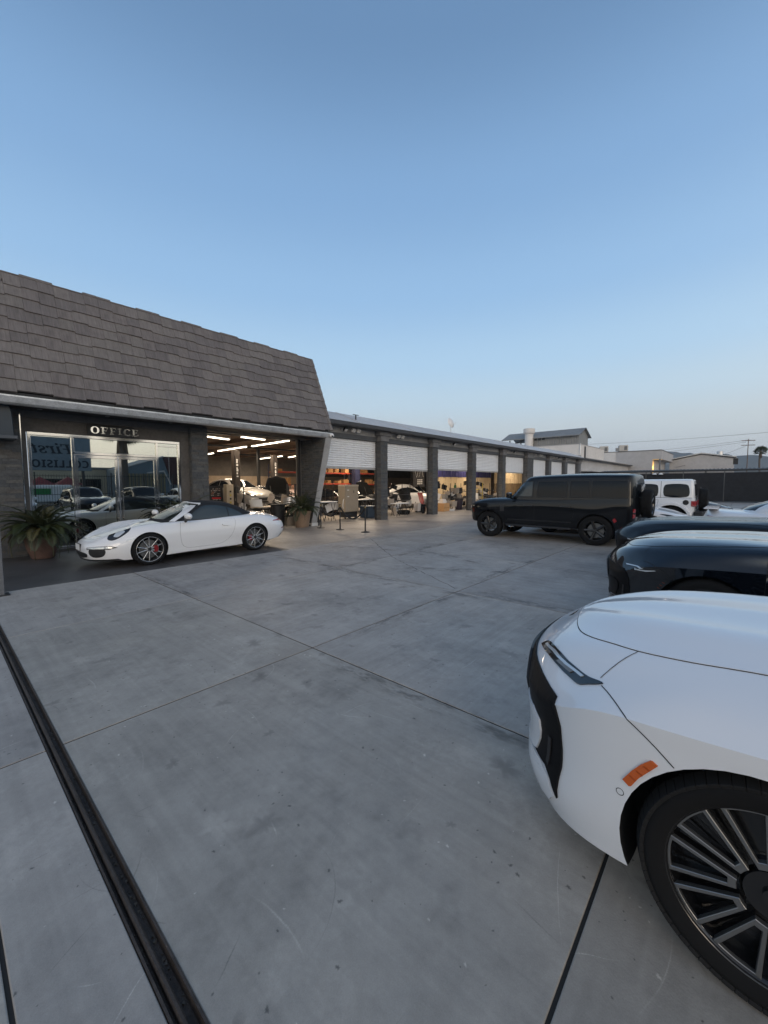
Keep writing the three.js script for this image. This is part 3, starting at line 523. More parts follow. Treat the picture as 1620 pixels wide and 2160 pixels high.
function ribbon(pr, pts, w = .006, off = .002, closed = false, smooth = true) { // a thin dark line that follows the body
  const A = AX[pr.axis]; let P = pts; if (smooth) P = new THREE.CatmullRomCurve3(pts.map(p => V3(p[0], p[1], 0)), closed, 'centripetal').getPoints(Math.max(24, pts.length * 9)).map(p => [p.x, p.y]);
  const D = []; for (let i = 0; i + 1 < P.length; i++) { const n = Math.max(1, Math.ceil(Math.hypot(P[i][0] - P[i + 1][0], P[i][1] - P[i + 1][1]) / .04)); for (let k = 0; k < n; k++) D.push([P[i][0] + (P[i + 1][0] - P[i][0]) * k / n, P[i][1] + (P[i + 1][1] - P[i][1]) * k / n]); } D.push(P[P.length - 1]);
  const [ca, cb] = centre(D), pos = [], idx = []; let n = 0; const H = [];
  for (const [a, b] of D) { const h = pr.hit(a, b, ca, cb); if (h) H.push([V3(...A.from(h[0], h[1], h[2])), V3(...A.from(h[3], h[4], h[5])).normalize()]); }
  for (let i = 0; i < H.length; i++) { const t = H[Math.min(H.length - 1, i + 1)][0].clone().sub(H[Math.max(0, i - 1)][0]), s = t.cross(H[i][1]).normalize().multiplyScalar(w / 2), c = H[i][0].clone().addScaledVector(H[i][1], off); pos.push(...c.clone().add(s).toArray(), ...c.sub(s).toArray()); if (i) { const k = i * 2; idx.push(k - 2, k, k - 1, k, k + 1, k - 1); } }
  const g = new THREE.BufferGeometry(); g.setAttribute('position', new THREE.Float32BufferAttribute(pos, 3)); g.setIndex(idx); g.computeVertexNormals(); return g;
}
// ---------------------------------------------------------------- paint, rubber, glass
const gloss = (c, o = {}) => phys(c, .42, { clearcoat: 1, clearcoatRoughness: .02, ...o });
const paintWhite = gloss([.73, .735, .75]), paintBlack = gloss([.003, .0035, .005], { specularIntensity: .15, clearcoat: .6 }), paintNavy = gloss([.0025, .004, .007], { roughness: .12, specularIntensity: .6 }), paintSilver = gloss([.36, .35, .34], { metalness: .5, roughness: .38 }), paintGrey = gloss([.05, .052, .056], { metalness: .4 });
const blackGrille = phys([.004, .004, .005], .5, { specularIntensity: .35 }), blackGloss = phys([.006, .006, .007], .08, { clearcoat: .6 }), blackMatt = std([.012, .012, .013], .7), blackSatin = std([.016, .016, .018], .42), gapMat = std([.01, .01, .011], .9);
const glassCar = phys([.005, .007, .010], .02, { ior: 1.42, specularIntensity: .6 }), glassTint = phys([.03, .042, .05], .03, { ior: 1.52 });
const tyreBump = dataTex(256, (u, v) => { const s = (u * 60) % 1; return (v > .36 && v < .64 ? (Math.abs(((v - .36) * 14) % 1 - .5) > .42 ? 0 : 1) * (s < .08 ? 0 : 1) : s < .07 && v > .27 && v < .73 ? .1 : .8) ; }, false, 1);
const tyreMat = phys([.010, .010, .0105], .85, { bumpMap: tyreBump, bumpScale: .008, specularIntensity: .35 }), wellMat = std([.006, .006, .006], .95);
const alloySilver = std([.62, .62, .62], .25, { metalness: .9 }), alloyMachined = std([.26, .26, .26], .35, { metalness: .85 }), alloyBlack = phys([.008, .008, .009], .22, { clearcoat: .5 }), discMat = std([.16, .16, .16], .4, { metalness: .9 });
const redLens = phys([.30, .012, .014], .12, { clearcoat: 1 }), amberLens = phys([.55, .10, .008], .2, { clearcoat: 1 }), clearLens = phys([.55, .58, .60], .08, { clearcoat: 1, metalness: .3 }), caliperRed = phys([.20, .006, .010], .4);
function wheel(R, W, rim, style, o = {}) {
  const w = new THREE.Group(); w.name = 'wheel';
  const h = W / 2, pr = [[rim - .012, -h * .82], [rim + .004, -h * .9], [rim + (R - rim) * .45, -h * 1.0], [R - .028, -h * .93], [R - .010, -h * .80], [R - .002, -h * .6], [R, -h * .2], [R, h * .2], [R - .002, h * .6], [R - .010, h * .80], [R - .028, h * .93], [rim + (R - rim) * .45, h * 1.0], [rim + .004, h * .9], [rim - .012, h * .82]];
  const t = lathe(pr, 72); t.rotateX(PI / 2); part(w, 'tyre', t, tyreMat);
  if (style === 'petal') { const T = []; for (let k = 0; k < 66; k++) for (const s of [1, -1]) { const b = new RoundedBoxGeometry(.0345, .016, .06, 1, .003); b.rotateX(s * .30); b.translate(0, R - .0125, s * h * .74); b.rotateZ(k / 66 * 2 * PI); T.push(b); } const tr = part(w, 'tread', T, phys([.013, .013, .0135], .8, { specularIntensity: .5 })); tr.userData.kind = 'stuff'; }
  const b = lathe([[rim - .03, -h * .8], [rim - .03, h * .45], [rim - .016, h * .72], [rim - .006, h * .86], [rim + .003, h * .86], [rim + .003, h * .7]], 56); b.rotateX(PI / 2); part(w, 'rim_barrel', b, o.barrel || alloyBlack);
  const d = new THREE.CylinderGeometry(rim * .74, rim * .74, .03, 40); d.rotateX(PI / 2); d.translate(0, 0, h * .12); part(w, 'brake_disc', d, discMat);
  if (o.caliper) { const c = extrude([[.4, -.5], [.72, -.5], [.80, 0], [.72, .5], [.4, .5], [.46, 0]].map(p => [p[0] * rim, p[1] * rim]), .05, .006); if (o.calSize) c.scale(o.calSize, o.calSize * .62, 1); c.translate(0, 0, h * .2); if (o.calTurn) c.rotateZ(o.calTurn); part(w, 'brake_caliper', c, o.caliper); }
  const S = [], S2 = []; const zf = h * .62;
  if (style === 'petal') {
    const N = 10, flat = (g, z) => mv(g, 0, 0, z);
    for (let k = 0; k < N; k++) {
      const a = k / N * 2 * PI, hw = .064, hi = .0155, ri = rim * .33, ro = rim * .985, arc = (rr, a0, a1, n) => Array.from({ length: n + 1 }, (_, i) => { const t = a0 + (a1 - a0) * i / n; return [Math.cos(t) * rr, Math.sin(t) * rr]; });
      const ao = hw * 1.05 / ro, ai = hi / ri, th = .0115, ao2 = ao - th / ro * 1.15, ai2 = ai - th * 1.0 / ri, out = [...arc(ro, -ao, ao, 6), ...arc(ri, ai, -ai, 3)], inn = [...arc(ro - .014, -ao2, ao2, 6), ...arc(ri + .020, Math.max(.1, ai2), -Math.max(.1, ai2), 3)];
      S.push(flat(rot(extrude(out, .018, .0015, [inn.reverse()]), 0, 0, a), zf)); // outlined spoke pair, machined
      S2.push(flat(rot(extrude(out, .03, 0, [[...inn]]), 0, 0, a), zf - .032)); // its black flank
      const g0 = ao + .02, g1 = 2 * PI / N - ao - .02; S.push(flat(rot(extrude([...arc(ro, g0, g1, 4), ...arc(ro - .010, g1, g0, 4)], .012, .001), 0, 0, a), zf + .002));
    }
    S2.push(flat(rot(new THREE.CylinderGeometry(rim * .27, rim * .30, .06, 40), PI / 2, 0, 0), zf - .03));
    part(w, 'spokes', S, alloyMachined); part(w, 'rim_face', S2, alloyBlack);
    const dish = lathe([[rim * .3, h * .45], [rim * .7, h * .28], [rim * .97, h * .2]], 40); dish.rotateX(PI / 2); part(w, 'rim_dish', dish, alloyBlack);
    const cp = new THREE.CylinderGeometry(.033, .033, .012, 24); cp.rotateX(PI / 2); part(w, 'hub_cap', mv(cp, 0, 0, zf + .006), blackGloss);
  } else {
    const pairs = style === 'pairs', N = style === 'five' ? 5 : style === 'six' ? 6 : 10, m = o.spoke || alloySilver;
    for (let k = 0; k < N; k++) {
      const a = (pairs ? Math.floor(k / 2) * 2 * PI / 5 + (k % 2 ? .2 : -.2) : k / N * 2 * PI) + .3, wi = style === 'five' ? .055 : style === 'six' ? .04 : .020, wo = style === 'five' ? .075 : style === 'six' ? .03 : .012;
      const g = new THREE.CylinderGeometry(wo * .6, wi * .6, rim * .86, 6, 1); g.scale(1, 1, .55); g.translate(0, rim * .53, 0); g.rotateX(.06); g.rotateZ(a + (pairs ? (k % 2 ? .06 : -.06) : 0)); S.push(mv(g, 0, 0, zf - .01));
    }
    S.push(mv(rot(new THREE.CylinderGeometry(rim * .24, rim * .28, .04, 28), PI / 2, 0, 0), 0, 0, zf - .02));
    for (let k = 0; k < 5; k++) { const a = k / 5 * 6.283; S2.push(mv(rot(new THREE.CylinderGeometry(.011, .011, .02, 8), PI / 2, 0, 0), Math.cos(a) * rim * .15, Math.sin(a) * rim * .15, zf + .004)); }
    part(w, 'spokes', S, m); part(w, 'wheel_nut', S2, steelDark);
    const lip = new THREE.TorusGeometry(rim - .004, .006, 8, 56); part(w, 'rim_lip', mv(lip, 0, 0, h * .84), m);
    const cp = new THREE.CylinderGeometry(.03, .033, .02, 24); cp.rotateX(PI / 2); part(w, 'hub_cap', mv(cp, 0, 0, zf + .008), o.cap || blackGloss);
  }
  return w;
}
function mountWheels(car, proto, xs, z, y) { for (const x of xs) for (const s of [1, -1]) { const w = proto.clone(); w.position.set(x, y, s * z); if (s < 0) w.rotation.y = PI; car.add(w); } }
function both(car, name, mat, geoFn, label) { for (const s of ['left', 'right']) part(car, name, geoFn(s), mat, label); }
// ---------------------------------------------------------------- mid size SUV with a blunt nose (three parked side by side)
function suv(name, label, pos, turn, o) {
  const car = thing(name, label, 'car', pos, turn, o.group), F = 1.43, paint = o.paint;
  const H = o.hood || 0, q1 = o.flat ? 1.13 : 1, q2 = o.flat ? 1.27 : 1, q3 = o.flat ? 1.36 : 1;
  const hoodY = d => [[-2.4, .98], [-1.6, 1.02 + d], [.3, 1.06 + d], [F - .4, 1.045 + d + H], [F + .02, 1.03 + d + H], [F + .41, 1.003 + d + H], [F + .66, .968 + d * .8 + H], [F + .8, .935 + d * .6 + H], [F + .93, .875 + d * .4 + H]];
  const rails = [
    { y: .24, w: 0, f: F + .6, fs: F - .1, r: -2.2, rs: -1.8 },
    { y: [[-2.3, .34], [-1.8, .25], [1.6, .22], [2.1, .19]], w: .80, f: F + .68, fs: F - .05, nf: 3, r: -2.25, rs: -1.8 },
    { y: [[-2.4, .36], [-1.5, .29], [1.2, .27], [F + .36, .235], [F + .7, .205], [F + .85, .20]], w: [[-2, .90], [1.4, .925]], f: F + .90, fs: F + .02, nf: 3.35, r: -2.36, rs: -1.75, crease: true, nv: 3 },
    { y: [[-2.4, .5], [0, .46], [F + .35, .42], [F + .7, .315], [F + .9, .30]], w: [[-2, .93], [1.4, .95]], f: F + .965, fs: F + .04, nf: 3.15, r: -2.42, rs: -1.7 },
    { y: [[-2.4, .72], [0, .66], [F + .3, .63], [F + .7, .50], [F + .92, .47]], w: [[-2, .945], [0, .94], [1.4, .958]], f: F + .955, fs: F + .05, nf: 3.05, r: -2.42, rs: -1.7 },
    { y: [[-2.4, .90], [0, .90], [F - .35, .885], [F + .2, .860], [F + .41, .842], [F + .53, .815], [F + .69, .742], [F + .8, .712], [F + .97, .69]], w: [[-2.2, .93], [-1.43, .965], [0, .95], [1.4, .968]], f: F + .99, fs: F + .05, nf: 2.85, r: -2.40, rs: -1.7, crease: true },
    { y: [[-2.4, .95], [0, .955], [F - .3, .945], [F + .25, .925], [F + .5, .875], [F + .7, .81], [F + .97, .785]], w: [[-2.2, .90], [0, .90], [1.4, o.flat ? .925 : .88]], f: F + 1.005, fs: F + .02, nf: 2.6, r: -2.36, rs: -1.7 },
    { y: hoodY(-.03), w: [[-2.2, .80], [0, .82], [.8, .79 * q1], [1.4, .74 * q1]], f: F + .95, fs: F - .02, nf: 2.3, r: -2.3, rs: -1.7 },
    { y: hoodY(.012), w: [[-2.2, .70], [0, .72], [.8, .66 * q2], [1.4, .60 * q2]], f: F + .87, fs: F - .05, nf: 2.2, r: -2.2, rs: -1.7 },
    { y: hoodY(.06), w: [[-2.2, .45], [.8, .42 * q3], [1.4, .40 * q3]], f: F + .79, fs: F - .1, nf: 2.2, r: -2.1, rs: -1.7 },
    { y: hoodY(.056), w: [[-2.2, .3], [1.4, .27]], f: F + .785, fs: F - .1, nf: 2.2, r: -2.1, rs: -1.7 },
    { y: hoodY(.07), w: 0, f: F + .78, fs: F - .1, r: -2.1, rs: -1.7 },
  ];
  const full = net(rails, 22, 44, 5), [bodyG, wellG] = cutWheels(full, [[F - .003, .385, .418, .64, 1.2], [-F, .385, .418, .64, 1.2]]);
  part(car, 'body', bodyG, paint); part(car, 'wheel_well', wellG, wellMat);
  const L = projector(full, 'left'), Rr = projector(full, 'right'), T = projector(full, 'top'), Fr = projector(full, 'front'), Bk = projector(full, 'rear'), S = { left: L, right: Rr };
  // bonnet: seam, and the panel itself a hair proud of the gap
  const edge = [[.1, .66], [F - .4, .66], [1.445, .655], [1.677, .652], [1.85, .619], [1.966, .566], [2.06, .51], [2.125, .445], [2.178, .33], [2.21, .2], [2.225, .1], [2.228, 0]].map(([a, b]) => [a, b * (o.flat ? 1.16 : 1)]), hoodPoly = [...smoothPath(edge), ...smoothPath(edge.map(([a, b]) => [a, -b]).reverse()).slice(1)];
  part(car, 'bonnet', patch(T, hoodPoly, .0035, .05, .012), paint); part(car, 'panel_gap', ribbon(T, hoodPoly.concat([hoodPoly[0]]), .010, .001, false, false), gapMat);
  for (const s of [1, -1]) { part(car, 'panel_gap', ribbon(T, [[1.852, s * .626], [1.963, s * .765]], .0035), gapMat); part(car, 'panel_gap', ribbon(S[s > 0 ? 'left' : 'right'], [[1.95, .876], [1.895, .866], [1.833, .843], [1.745, .784], [1.68, .728]], .004), gapMat); }
  // doors
  for (const s of ['left', 'right']) {
    const d1 = [[.98, 1.0], [1.0, .55], [.93, .36], [.1, .36], [-.02, .6], [-.02, 1.0]], d2 = [[-.04, 1.0], [-.04, .6], [.06, .36], [-.72, .36], [-.86, .5], [-.95, .75], [-.93, 1.0]];
    for (const d of [d1, d2]) { const pd = part(car, 'door', patch(S[s], d, .003, .08), paint); part(pd, 'handle', patch(S[s], smoothPoly([[d[d.length - 1][0] + .08, .83], [d[d.length - 1][0] + .3, .83], [d[d.length - 1][0] + .3, .865], [d[d.length - 1][0] + .08, .865]], 3), .03, .05), paint); part(pd, 'gap', ribbon(S[s], d.concat([d[0]]), .007, .0018, false, false), gapMat); }
    part(car, 'sill_trim', patch(S[s], [[-.95, .27], [.97, .27], [.97, .35], [-.95, .36]], .006, .08), blackSatin);
    // lamp in the corner of the bumper, and the sensor beside it
    const sr = part(car, 'side_reflector', patch(S[s], [[1.838, .598], [1.808, .650], [1.780, .690], [1.752, .720], [1.744, .722], [1.727, .712], [1.752, .678], [1.785, .632], [1.808, .588], [1.816, .584]], .006, .03), o.side || amberLens); for (const q of [.25, .5, .75]) part(sr, 'rib', ribbon(S[s], [[1.838 - .086 * q - .002, .598 + .122 * q], [1.816 - .088 * q, .586 + .127 * q]], .003, .0075, false, false), phys([.30, .045, .004], .3));
    const c = []; for (let k = 0; k <= 20; k++) c.push([1.846 + Math.cos(k / 20 * 6.283) * .013, .54 + Math.sin(k / 20 * 6.283) * .013]); part(car, 'parking_sensor', ribbon(S[s], c, .0025, .001, false, false), gapMat);
  }
  // nose: black grille field running out into the corner intakes, white centre piece below
  const field = [[0, .815], [.22, .815], [.42, .808], [.60, .79], [.741, .768], [.80, .762], [.835, .735], [.852, .66], [.857, .56], [.857, .477], [.853, .38], [.848, .322], [.83, .385], [.80, .42], [.72, .425], [.4, .42], [0, .42]];
  const mirrorPoly = p => p.concat(p.slice(1, -1).reverse().map(([a, b]) => [-a, b])).filter((q, i, all) => i === 0 || Math.hypot(q[0] - all[i - 1][0], q[1] - all[i - 1][1]) > 1e-4);
  part(car, 'grille', patch(Fr, mirrorPoly(field), .010, .028, .012), blackGrille);
  for (const s of [1, -1]) {
    const m = p => p.map(([a, b]) => [a * s, b]);
    part(car, 'grille_frame', patch(Fr, m([[.05, .79], [.40, .785], [.47, .76], [.55, .69], [.50, .60], [.40, .56], [.36, .58], [.42, .63], [.465, .69], [.40, .745], [.08, .755]]), .022, .04), blackSatin);
    for (let k = 0; k < 6; k++) part(car, 'grille_bar', patch(Fr, m([[.08 + k * .055, .74], [.095 + k * .055, .74], [.10 + k * .05, .58], [.085 + k * .05, .58]]), .018, .06), blackSatin);
    part(car, 'air_blade', patch(Fr, m([[.812, .58], [.824, .575], [.818, .44], [.806, .45]]), .016, .04), blackSatin);
    // headlamp: slim black housing with a light bar and lens blocks
    const hl = o.lamp || [[.425, .838], [.45, .872], [.568, .885], [.664, .876], [.747, .872], [.797, .882], [.785, .85], [.775, .836], [.714, .834], [.655, .840], [.581, .845], [.484, .842]];
    if (o.sideLamp) { // lamps that reach round the corner
      const P = S[s > 0 ? 'left' : 'right'], dy = o.sideLamp, up = p => p.map(([a, b]) => [a, b + dy]);
      const hp = part(car, 'headlamp', patch(P, up([[2.195, .775], [2.135, .822], [1.99, .823], [1.852, .812], [1.775, .806], [1.898, .752], [2.013, .744], [2.12, .742]]), .005, .03), blackGloss);
      part(hp, 'light_bar', patch(P, up([[2.135, .812], [2.0, .814], [1.945, .800], [1.985, .796], [2.02, .804], [2.125, .800]]), .011, .02), clearLens); part(hp, 'light_bar', patch(P, up([[2.03, .790], [1.93, .788], [1.85, .800], [1.83, .795], [1.92, .774], [2.03, .776]]), .011, .02), clearLens);
      continue;
    }
    const hp = part(car, 'headlamp', patch(Fr, smoothPath(m(hl).concat([m(hl)[0]])).slice(0, -1), .0065, .03), blackGloss);
    if (o.lamp) part(hp, 'light_bar', patch(Fr, m([[.52, .842], [.60, .832], [.70, .828], [.745, .835], [.745, .826], [.70, .816], [.60, .820], [.52, .83]]), .011, .03), clearLens);
    part(hp, 'light_bar', patch(Fr, m([[.475, .868], [.568, .877], [.664, .868], [.745, .865], [.745, .857], [.664, .859], [.568, .866], [.475, .857]]), .011, .03), clearLens);
    for (const [a, b] of [[.49, .57], [.63, .71]]) part(hp, 'lens', patch(Fr, m([[a, .862], [b, .857], [b, .846], [a, .850]]), .011, .03), phys([.12, .105, .09], .05, { clearcoat: 1 }));
  }
  part(car, 'bumper_centre', patch(Fr, mirrorPoly([[0, .595], [.55, .615], [.70, .63], [.76, .605], [.77, .56], [.764, .513], [.74, .445], [.70, .43], [.4, .415], [0, .415]]), .018, .03), o.flat ? blackGrille : paint);
  part(car, 'lip', patch(Fr, mirrorPoly([[0, .39], [.34, .39], [.6, .40], [.775, .415], [.82, .385], [.84, .32], [.80, .265], [.5, .245], [0, .25]]), .010, .05), paint);
  part(car, 'lower_intake', patch(Fr, mirrorPoly([[0, .54], [.36, .54], [.40, .45], [0, .44]]), .018, .05), blackSatin);
  { const b = new THREE.CylinderGeometry(.041, .041, .006, 28), h = T.hit(F + .86, 0, 1, 0); if (h) { b.rotateZ(-Math.atan2(h[3], h[5])); part(car, 'badge', mv(b, h[0], h[2], 0), blackGloss); } }
  // cabin
  const cab = net([
    { y: 1.0, w: .80, f: F - .28, fs: F - .75, nf: 3, r: -2.18, rs: -1.75 }, { y: [[-2, 1.2], [1, 1.16]], w: [[-2, .77], [.6, .77]], f: F - .55, fs: F - .95, nf: 3, r: -2.16, rs: -1.72 },
    { y: [[-2, 1.5], [-.5, 1.56], [.5, 1.52]], w: [[-2, .62], [0, .66]], f: F - 1.10, fs: F - 1.35, nf: 3, r: -2.02, rs: -1.6 }, { y: [[-2, 1.55], [-.5, 1.63], [.5, 1.58]], w: .52, f: F - 1.2, fs: F - 1.45, nf: 3, r: -1.98, rs: -1.6 }, { y: [[-2, 1.57], [-.5, 1.66], [.5, 1.60]], w: 0, f: F - 1.22, fs: F - 1.5, r: -1.97, rs: -1.6 }], 10, 30, 4);
  part(car, 'cabin', cab, paint); const cf = projector(cab, 'front'), cr = projector(cab, 'rear');
  part(car, 'windscreen', patch(cf, [[-.72, 1.06], [.72, 1.06], [.60, 1.48], [.3, 1.535], [-.3, 1.535], [-.60, 1.48]], .004, .07), glassCar);
  part(car, 'rear_window', patch(cr, [[-.62, 1.1], [.62, 1.1], [.52, 1.48], [-.52, 1.48]], .004, .07), glassCar);
  for (const s of ['left', 'right']) { const q = projector(cab, s); for (const p of [[[.72, 1.06], [.02, 1.06], [.02, 1.5], [.25, 1.49], [.45, 1.36]], [[-.03, 1.06], [-.9, 1.06], [-.95, 1.49], [-.03, 1.5]], [[-1.0, 1.08], [-1.7, 1.12], [-1.68, 1.36], [-1.5, 1.46], [-1.0, 1.48]]]) part(car, 'side_window', patch(q, p, .004, .08), glassCar); }
  for (const s of ['left', 'right']) { part(car, 'tail_lamp', patch(Bk, (s === 'left' ? 1 : -1) > 0 ? [[.45, .86], [.88, .84], [.88, .92], [.5, .93]] : [[-.45, .86], [-.88, .84], [-.88, .92], [-.5, .93]], .008, .06), redLens);
    const k = s === 'left' ? 1 : -1, mg = new THREE.SphereGeometry(.11, 16, 12); mg.scale(.75, .75, 1.1); part(car, 'mirror', [mv(mg, .72, 1.08, k * 1.0), rod([.75, 1.02, k * .86], [.72, 1.06, k * .95], .025)], paint); }
  const wp = o.wheel || wheel(.385, .25, .298, 'petal'); mountWheels(car, wp, [F - .025, -F], .825, .385);
  if (o.cab) for (const c of car.children) if (['cabin', 'windscreen', 'rear_window', 'side_window', 'mirror'].includes(c.name)) c.position.x = o.cab;
  return car;
}
function smoothPath(pts, n = 5) { return new THREE.CatmullRomCurve3(pts.map(p => V3(p[0], p[1], 0)), false, 'centripetal').getPoints(pts.length * n).map(p => [p.x, p.y]); }
const suvWhite = suv('white_suv', 'white SUV with black grille parked facing the workshop, amber reflector on its bumper', [.12 + 1.43, 0, -2.64], PI, { paint: paintWhite });
// ---------------------------------------------------------------- small open sports car with its soft top up
function roadster() {
  const car = thing('white_convertible', 'white convertible sports car with black soft top parked before the mirrored doors', 'car', [-10.42, 0, -4.385], -PI / 2), F = 1.225, paint = paintWhite;
  const rails = [
    { y: .15, w: 0, f: 1.9, fs: 1.1, r: -2.0, rs: -1.3 }, { y: [[-2.2, .24], [-1.4, .17], [1.9, .15]], w: .72, f: 2.05, fs: 1.1, nf: 2.7, r: -2.1, rs: -1.4, nr: 3 },
    { y: [[-2.3, .30], [-1.4, .22], [0, .19], [1.6, .165], [2.1, .17]], w: [[-1.5, .84], [0, .83], [1.1, .85]], f: 2.21, fs: 1.15, nf: 2.8, r: -2.22, rs: -1.45, nr: 3, crease: true, nv: 3 },
    { y: [[-2.3, .42], [0, .34], [1.5, .31], [2.15, .30]], w: [[-1.6, .88], [-.2, .845], [.5, .85], [1.2, .885]], f: 2.265, fs: 1.15, nf: 2.7, r: -2.34, rs: -1.45, nr: 3 },
    { y: [[-2.35, .57], [-1.2, .55], [0, .50], [1.2, .50], [1.7, .47], [2.18, .43]], w: [[-1.8, .89], [-1.225, .908], [-.35, .865], [.4, .86], [1.2, .898]], f: 2.27, fs: 1.15, nf: 2.6, r: -2.36, rs: -1.45, nr: 2.8 },
    { y: [[-2.3, .70], [-1.225, .75], [-.3, .71], [.5, .705], [1.225, .71], [1.7, .61], [2.15, .52]], w: [[-1.8, .86], [-1.225, .885], [-.35, .845], [.4, .84], [1.2, .868]], f: 2.235, fs: 1.15, nf: 2.45, r: -2.31, rs: -1.4, nr: 2.6 },
    { y: [[-2.3, .76], [-1.9, .82], [-1.3, .895], [-.8, .885], [0, .86], [.7, .848], [1.1, .852], [1.4, .825], [1.7, .735], [1.95, .64], [2.1, .57]], w: [[-1.8, .72], [-1.3, .79], [-.5, .79], [.3, .78], [1.2, .735]], f: 2.17, fs: 1.15, nf: 2.25, r: -2.24, rs: -1.3, nr: 2.4 },
    { y: [[-2.2, .80], [-1.6, .92], [-1.2, .93], [.5, .86], [.9, .83], [1.3, .765], [1.65, .69], [1.9, .62], [2.05, .575]], w: [[-1.8, .55], [0, .6], [1.2, .52]], f: 2.13, fs: 1.1, nf: 2.1, r: -2.18, rs: -1.3, nr: 2.3 },
    { y: [[-2.2, .81], [-1.6, .95], [-1.2, .96], [.5, .88], [.9, .845], [1.3, .765], [1.65, .69], [1.9, .625], [2.05, .585]], w: [[-1.8, .28], [1.2, .26]], f: 2.11, fs: 1.1, nf: 2.1, r: -2.15, rs: -1.3 },
    { y: [[-2.2, .81], [-1.6, .96], [-1.2, .97], [.5, .885], [.9, .855], [1.3, .775], [1.65, .70], [1.9, .63], [2.05, .585]], w: 0, f: 2.105, fs: 1.1, r: -2.14, rs: -1.3 }];
  const full = net(rails, 18, 44, 4), [bodyG, wellG] = cutWheels(full, [[F, .335, .362, .62, 1.2], [-F, .34, .368, .6, 1.2]]);
  part(car, 'body', bodyG, paint); part(car, 'wheel_well', wellG, wellMat);
  const S = { left: projector(full, 'left'), right: projector(full, 'right') }, T = projector(full, 'top'), Fr = projector(full, 'front'), Bk = projector(full, 'rear');
  const hood = [[.85, .60], [1.15, .56], [1.45, .47], [1.75, .40], [1.9, .30], [1.94, .12], [1.945, 0]], hp = [...smoothPath(hood), ...smoothPath(hood.map(([a, b]) => [a, -b]).reverse()).slice(1)];
  part(car, 'bonnet', patch(T, hp, .003, .06), paint); part(car, 'panel_gap', ribbon(T, hp.concat([hp[0]]), .010, .0012, false, false), gapMat);
  for (const s of ['left', 'right']) {
    const k = s === 'left' ? 1 : -1, m = p => p.map(([a, b]) => [a * k, b]);
    const d = smoothPath([[.56, .86], [.60, .62], [.56, .36], [.48, .29], [.1, .27], [-.35, .30], [-.55, .42], [-.66, .62], [-.70, .80], [-.68, .865]]), pd = part(car, 'door', patch(S[s], d, .003, .07), paint);
    part(pd, 'handle', patch(S[s], smoothPoly([[-.56, .70], [-.37, .715], [-.37, .745], [-.56, .735]], 3), .03, .04), paint); part(pd, 'gap', ribbon(S[s], d, .008, .0016, false, false), gapMat);
    part(car, 'sill', patch(S[s], [[-.75, .2], [.8, .19], [.8, .25], [-.75, .26]], .008, .08), paint);
    const hl = part(car, 'headlamp', patch(S[s], smoothPoly([[1.92, .595], [1.86, .685], [1.72, .775], [1.56, .83], [1.50, .83], [1.55, .755], [1.68, .655], [1.81, .585], [1.88, .572]], 4), .005, .03), blackGloss);
    part(hl, 'lens', patch(S[s], smoothPoly([[1.82, .64], [1.76, .71], [1.67, .76], [1.63, .735], [1.69, .68], [1.77, .63]], 4), .011, .03), clearLens);
    part(car, 'side_marker', patch(S[s], [[1.66, .545], [1.50, .575], [1.50, .60], [1.62, .585]], .006, .04), clearLens);
    part(car, 'air_intake', patch(Fr, m(smoothPoly([[.47, .40], [.70, .41], [.71, .33], [.66, .26], [.52, .25], [.46, .31]], 3)), .004, .04), blackMatt);
    part(car, 'lamp_bezel', patch(Fr, m([[.40, .44], [.60, .462], [.755, .466], [.81, .437], [.75, .40], [.60, .40], [.41, .40]]), .007, .04), blackMatt); part(car, 'running_light', patch(Fr, m([[.42, .435], [.60, .452], [.745, .455], [.79, .435], [.74, .415], [.60, .415], [.43, .41]]), .012, .04), clearLens);
    part(car, 'tail_lamp', patch(Bk, m([[.40, .755], [.62, .765], [.84, .74], [.86, .72], [.70, .695], [.42, .715]]), .006, .05), redLens);
    part(car, 'tail_reflector', patch(S[s], [[-2.05, .50], [-2.2, .51], [-2.2, .53], [-2.05, .52]], .005, .05), redLens);
    const mg = new THREE.SphereGeometry(.112, 18, 14); mg.scale(.62, .66, 1.2); const mr = part(car, 'mirror', mv(mg, .47, .985, k * .98), paint); part(mr, 'foot', [rod([.46, .86, k * .80], [.45, .93, k * .93], .03), mv(rot(new THREE.SphereGeometry(.075, 12, 8), 0, 0, 0).scale(.8, .5, 1.4), .47, .93, k * .95)], blackSatin);
  }
  part(car, 'front_intake', patch(Fr, smoothPoly([[-.36, .245], [.36, .245], [.40, .30], [.30, .335], [-.30, .335], [-.40, .30]], 3), .004, .05), blackMatt);
  part(car, 'splitter', patch(Fr, [[-.8, .17], [.8, .17], [.78, .205], [.5, .2], [-.5, .2], [-.78, .205]], .008, .06), blackMatt);
  { const pl = part(car, 'number_plate', bx(2.255, 2.28, .36, .50, -.16, .16, .006), blackSatin); part(pl, 'plate', bx(2.28, 2.285, .37, .49, -.15, .15), white); }
  part(car, 'rear_valance', patch(Bk, [[-.7, .27], [.7, .27], [.72, .36], [-.72, .36]], .006, .06), blackMatt);
  const fabric = std([.008, .009, .012], .92, { bumpMap: bumpFine, bumpScale: .001 });
